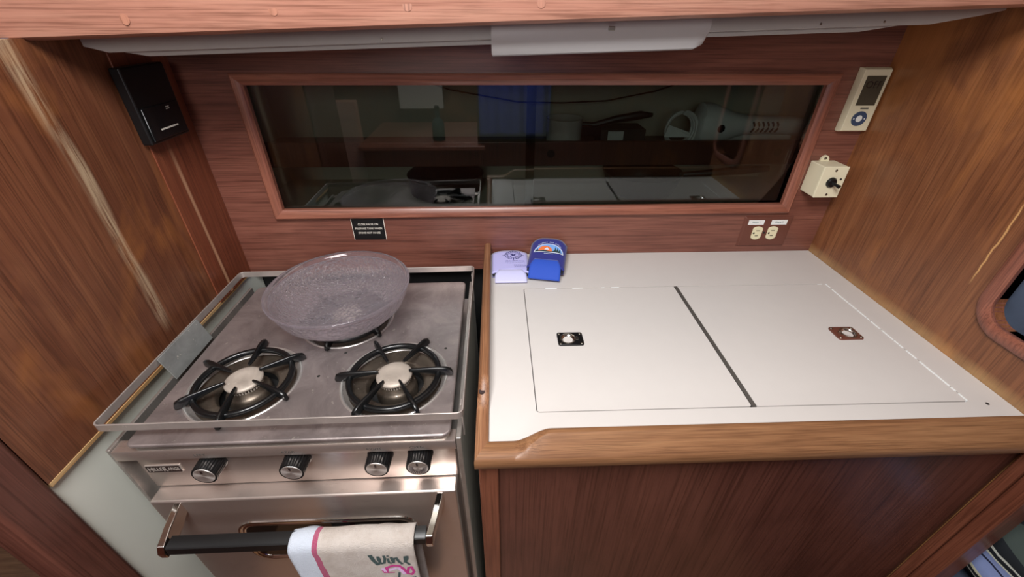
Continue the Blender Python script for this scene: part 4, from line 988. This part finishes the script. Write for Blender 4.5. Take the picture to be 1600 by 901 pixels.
# ================================================================== settee beyond the right bulkhead
def cushion(name, x0, x1, y0, y1, z0, z1, mat, label, cat, puff=0.02, rot=None, pipe=False):
    nx, ny, nz = 10, 12, 8
    bm = bmesh.new(); bmesh.ops.create_cube(bm, size=1.0)
    bmesh.ops.subdivide_edges(bm, edges=bm.edges[:], cuts=11, use_grid_fill=True)
    for v in bm.verts:
        p = v.co * 2; q = Vector((p.x, p.y, p.z))
        r = 0.82; L = max(abs(q.x), abs(q.y), abs(q.z))
        e = (abs(q.x) ** 5 + abs(q.y) ** 5 + abs(q.z) ** 5) ** 0.2
        q *= L / e * 1.0 if e else 1
        wr = 0.02 * math.sin(9 * q.x + 5 * q.y) * math.sin(7 * q.z + 4 * q.y)
        v.co = Vector(((x0 + x1) / 2 + q.x * (1 + wr) * (x1 - x0) / 2, (y0 + y1) / 2 + q.y * (1 + wr) * (y1 - y0) / 2, (z0 + z1) / 2 + q.z * (1 + wr) * (z1 - z0) / 2))
    me = bpy.data.meshes.new(name); bm.to_mesh(me); bm.free()
    o = put(name, me, mat, smooth=True, angle=180); return tag(o, label, cat)
struct('trim_14', MB().box(XR + 0.022, 1.40, -0.60, 0.86, FLOOR, -0.485), 'wood_dark', 'settee base behind the right bulkhead')
cushion('seat_cushion', XR + 0.03, 1.38, -0.55, 0.84, -0.485, -0.36, 'navy', 'dark navy settee seat cushion beyond the right trim', 'cushion')
cushion('back_cushion', XR + 0.030, 1.30, 0.412, 0.84, -0.352, 0.215, 'navy', 'dark navy back cushion seen through the rounded opening', 'cushion')
cushion('striped_pillow', XR + 0.055, 1.20, 0.08, 0.405, -0.352, -0.205, 'striped', 'blue black and white striped pillow on the settee', 'pillow')

# ================================================================== seen only as reflections in the glass
bt = thing('bottle', (-0.32, -0.72, -0.135), 'green bottle on the opposite counter, reflected in the dark glass', 'bottle')
put('bottle_glass', MB().lathe([(0.032, 0), (0.034, 0.004), (0.034, 0.085), (0.026, 0.105), (0.013, 0.120), (0.0125, 0.160)], (-0.32, -0.72, -0.135), 28), 'print_green', bt, smooth=True, angle=40)
put('bottle_cap', MB().lathe([(0.0135, 0.158), (0.0135, 0.178), (0.012, 0.180)], (-0.32, -0.72, -0.135), 20), 'black_plastic', bt, smooth=True, angle=40)
def shirt_cloth():  # added cloth, stands in for the camera operator's blue shirt in the reflection
    path = [(-0.595, -0.10 + 0.43 * k / 12) for k in range(13)] + [(-0.64 + 0.045 * math.cos(a), 0.325 + 0.03 * math.sin(a)) for a in [PI * k / 8 for k in range(1, 8)]] + [(-0.685, 0.33 - 0.35 * k / 8) for k in range(9)]
    nv = len(path) - 1
    def fn(u, v):
        y, z = path[min(nv, round(v * nv))]
        return (-0.085 + 0.37 * u, y + 0.010 * math.sin(u * 17 + z * 3) + 0.005 * math.sin(u * 37), z)
    mb = MB().grid(fn, 40, nv); me = bpy.data.meshes.new('shirt_stand_in'); me.from_pydata(mb.v, [], mb.f); me.update()
    o = put('shirt_stand_in', me, plain('blue_cloth', srgb(58, 72, 168), 0.85), smooth=True, angle=180)
    sd = o.modifiers.new('thickness', 'SOLIDIFY'); sd.thickness = 0.006
    return tag(o, 'blue cloth added to stand in for the shirt of the person at the camera, reflected in the dark glass', 'cloth')
shirt_cloth()
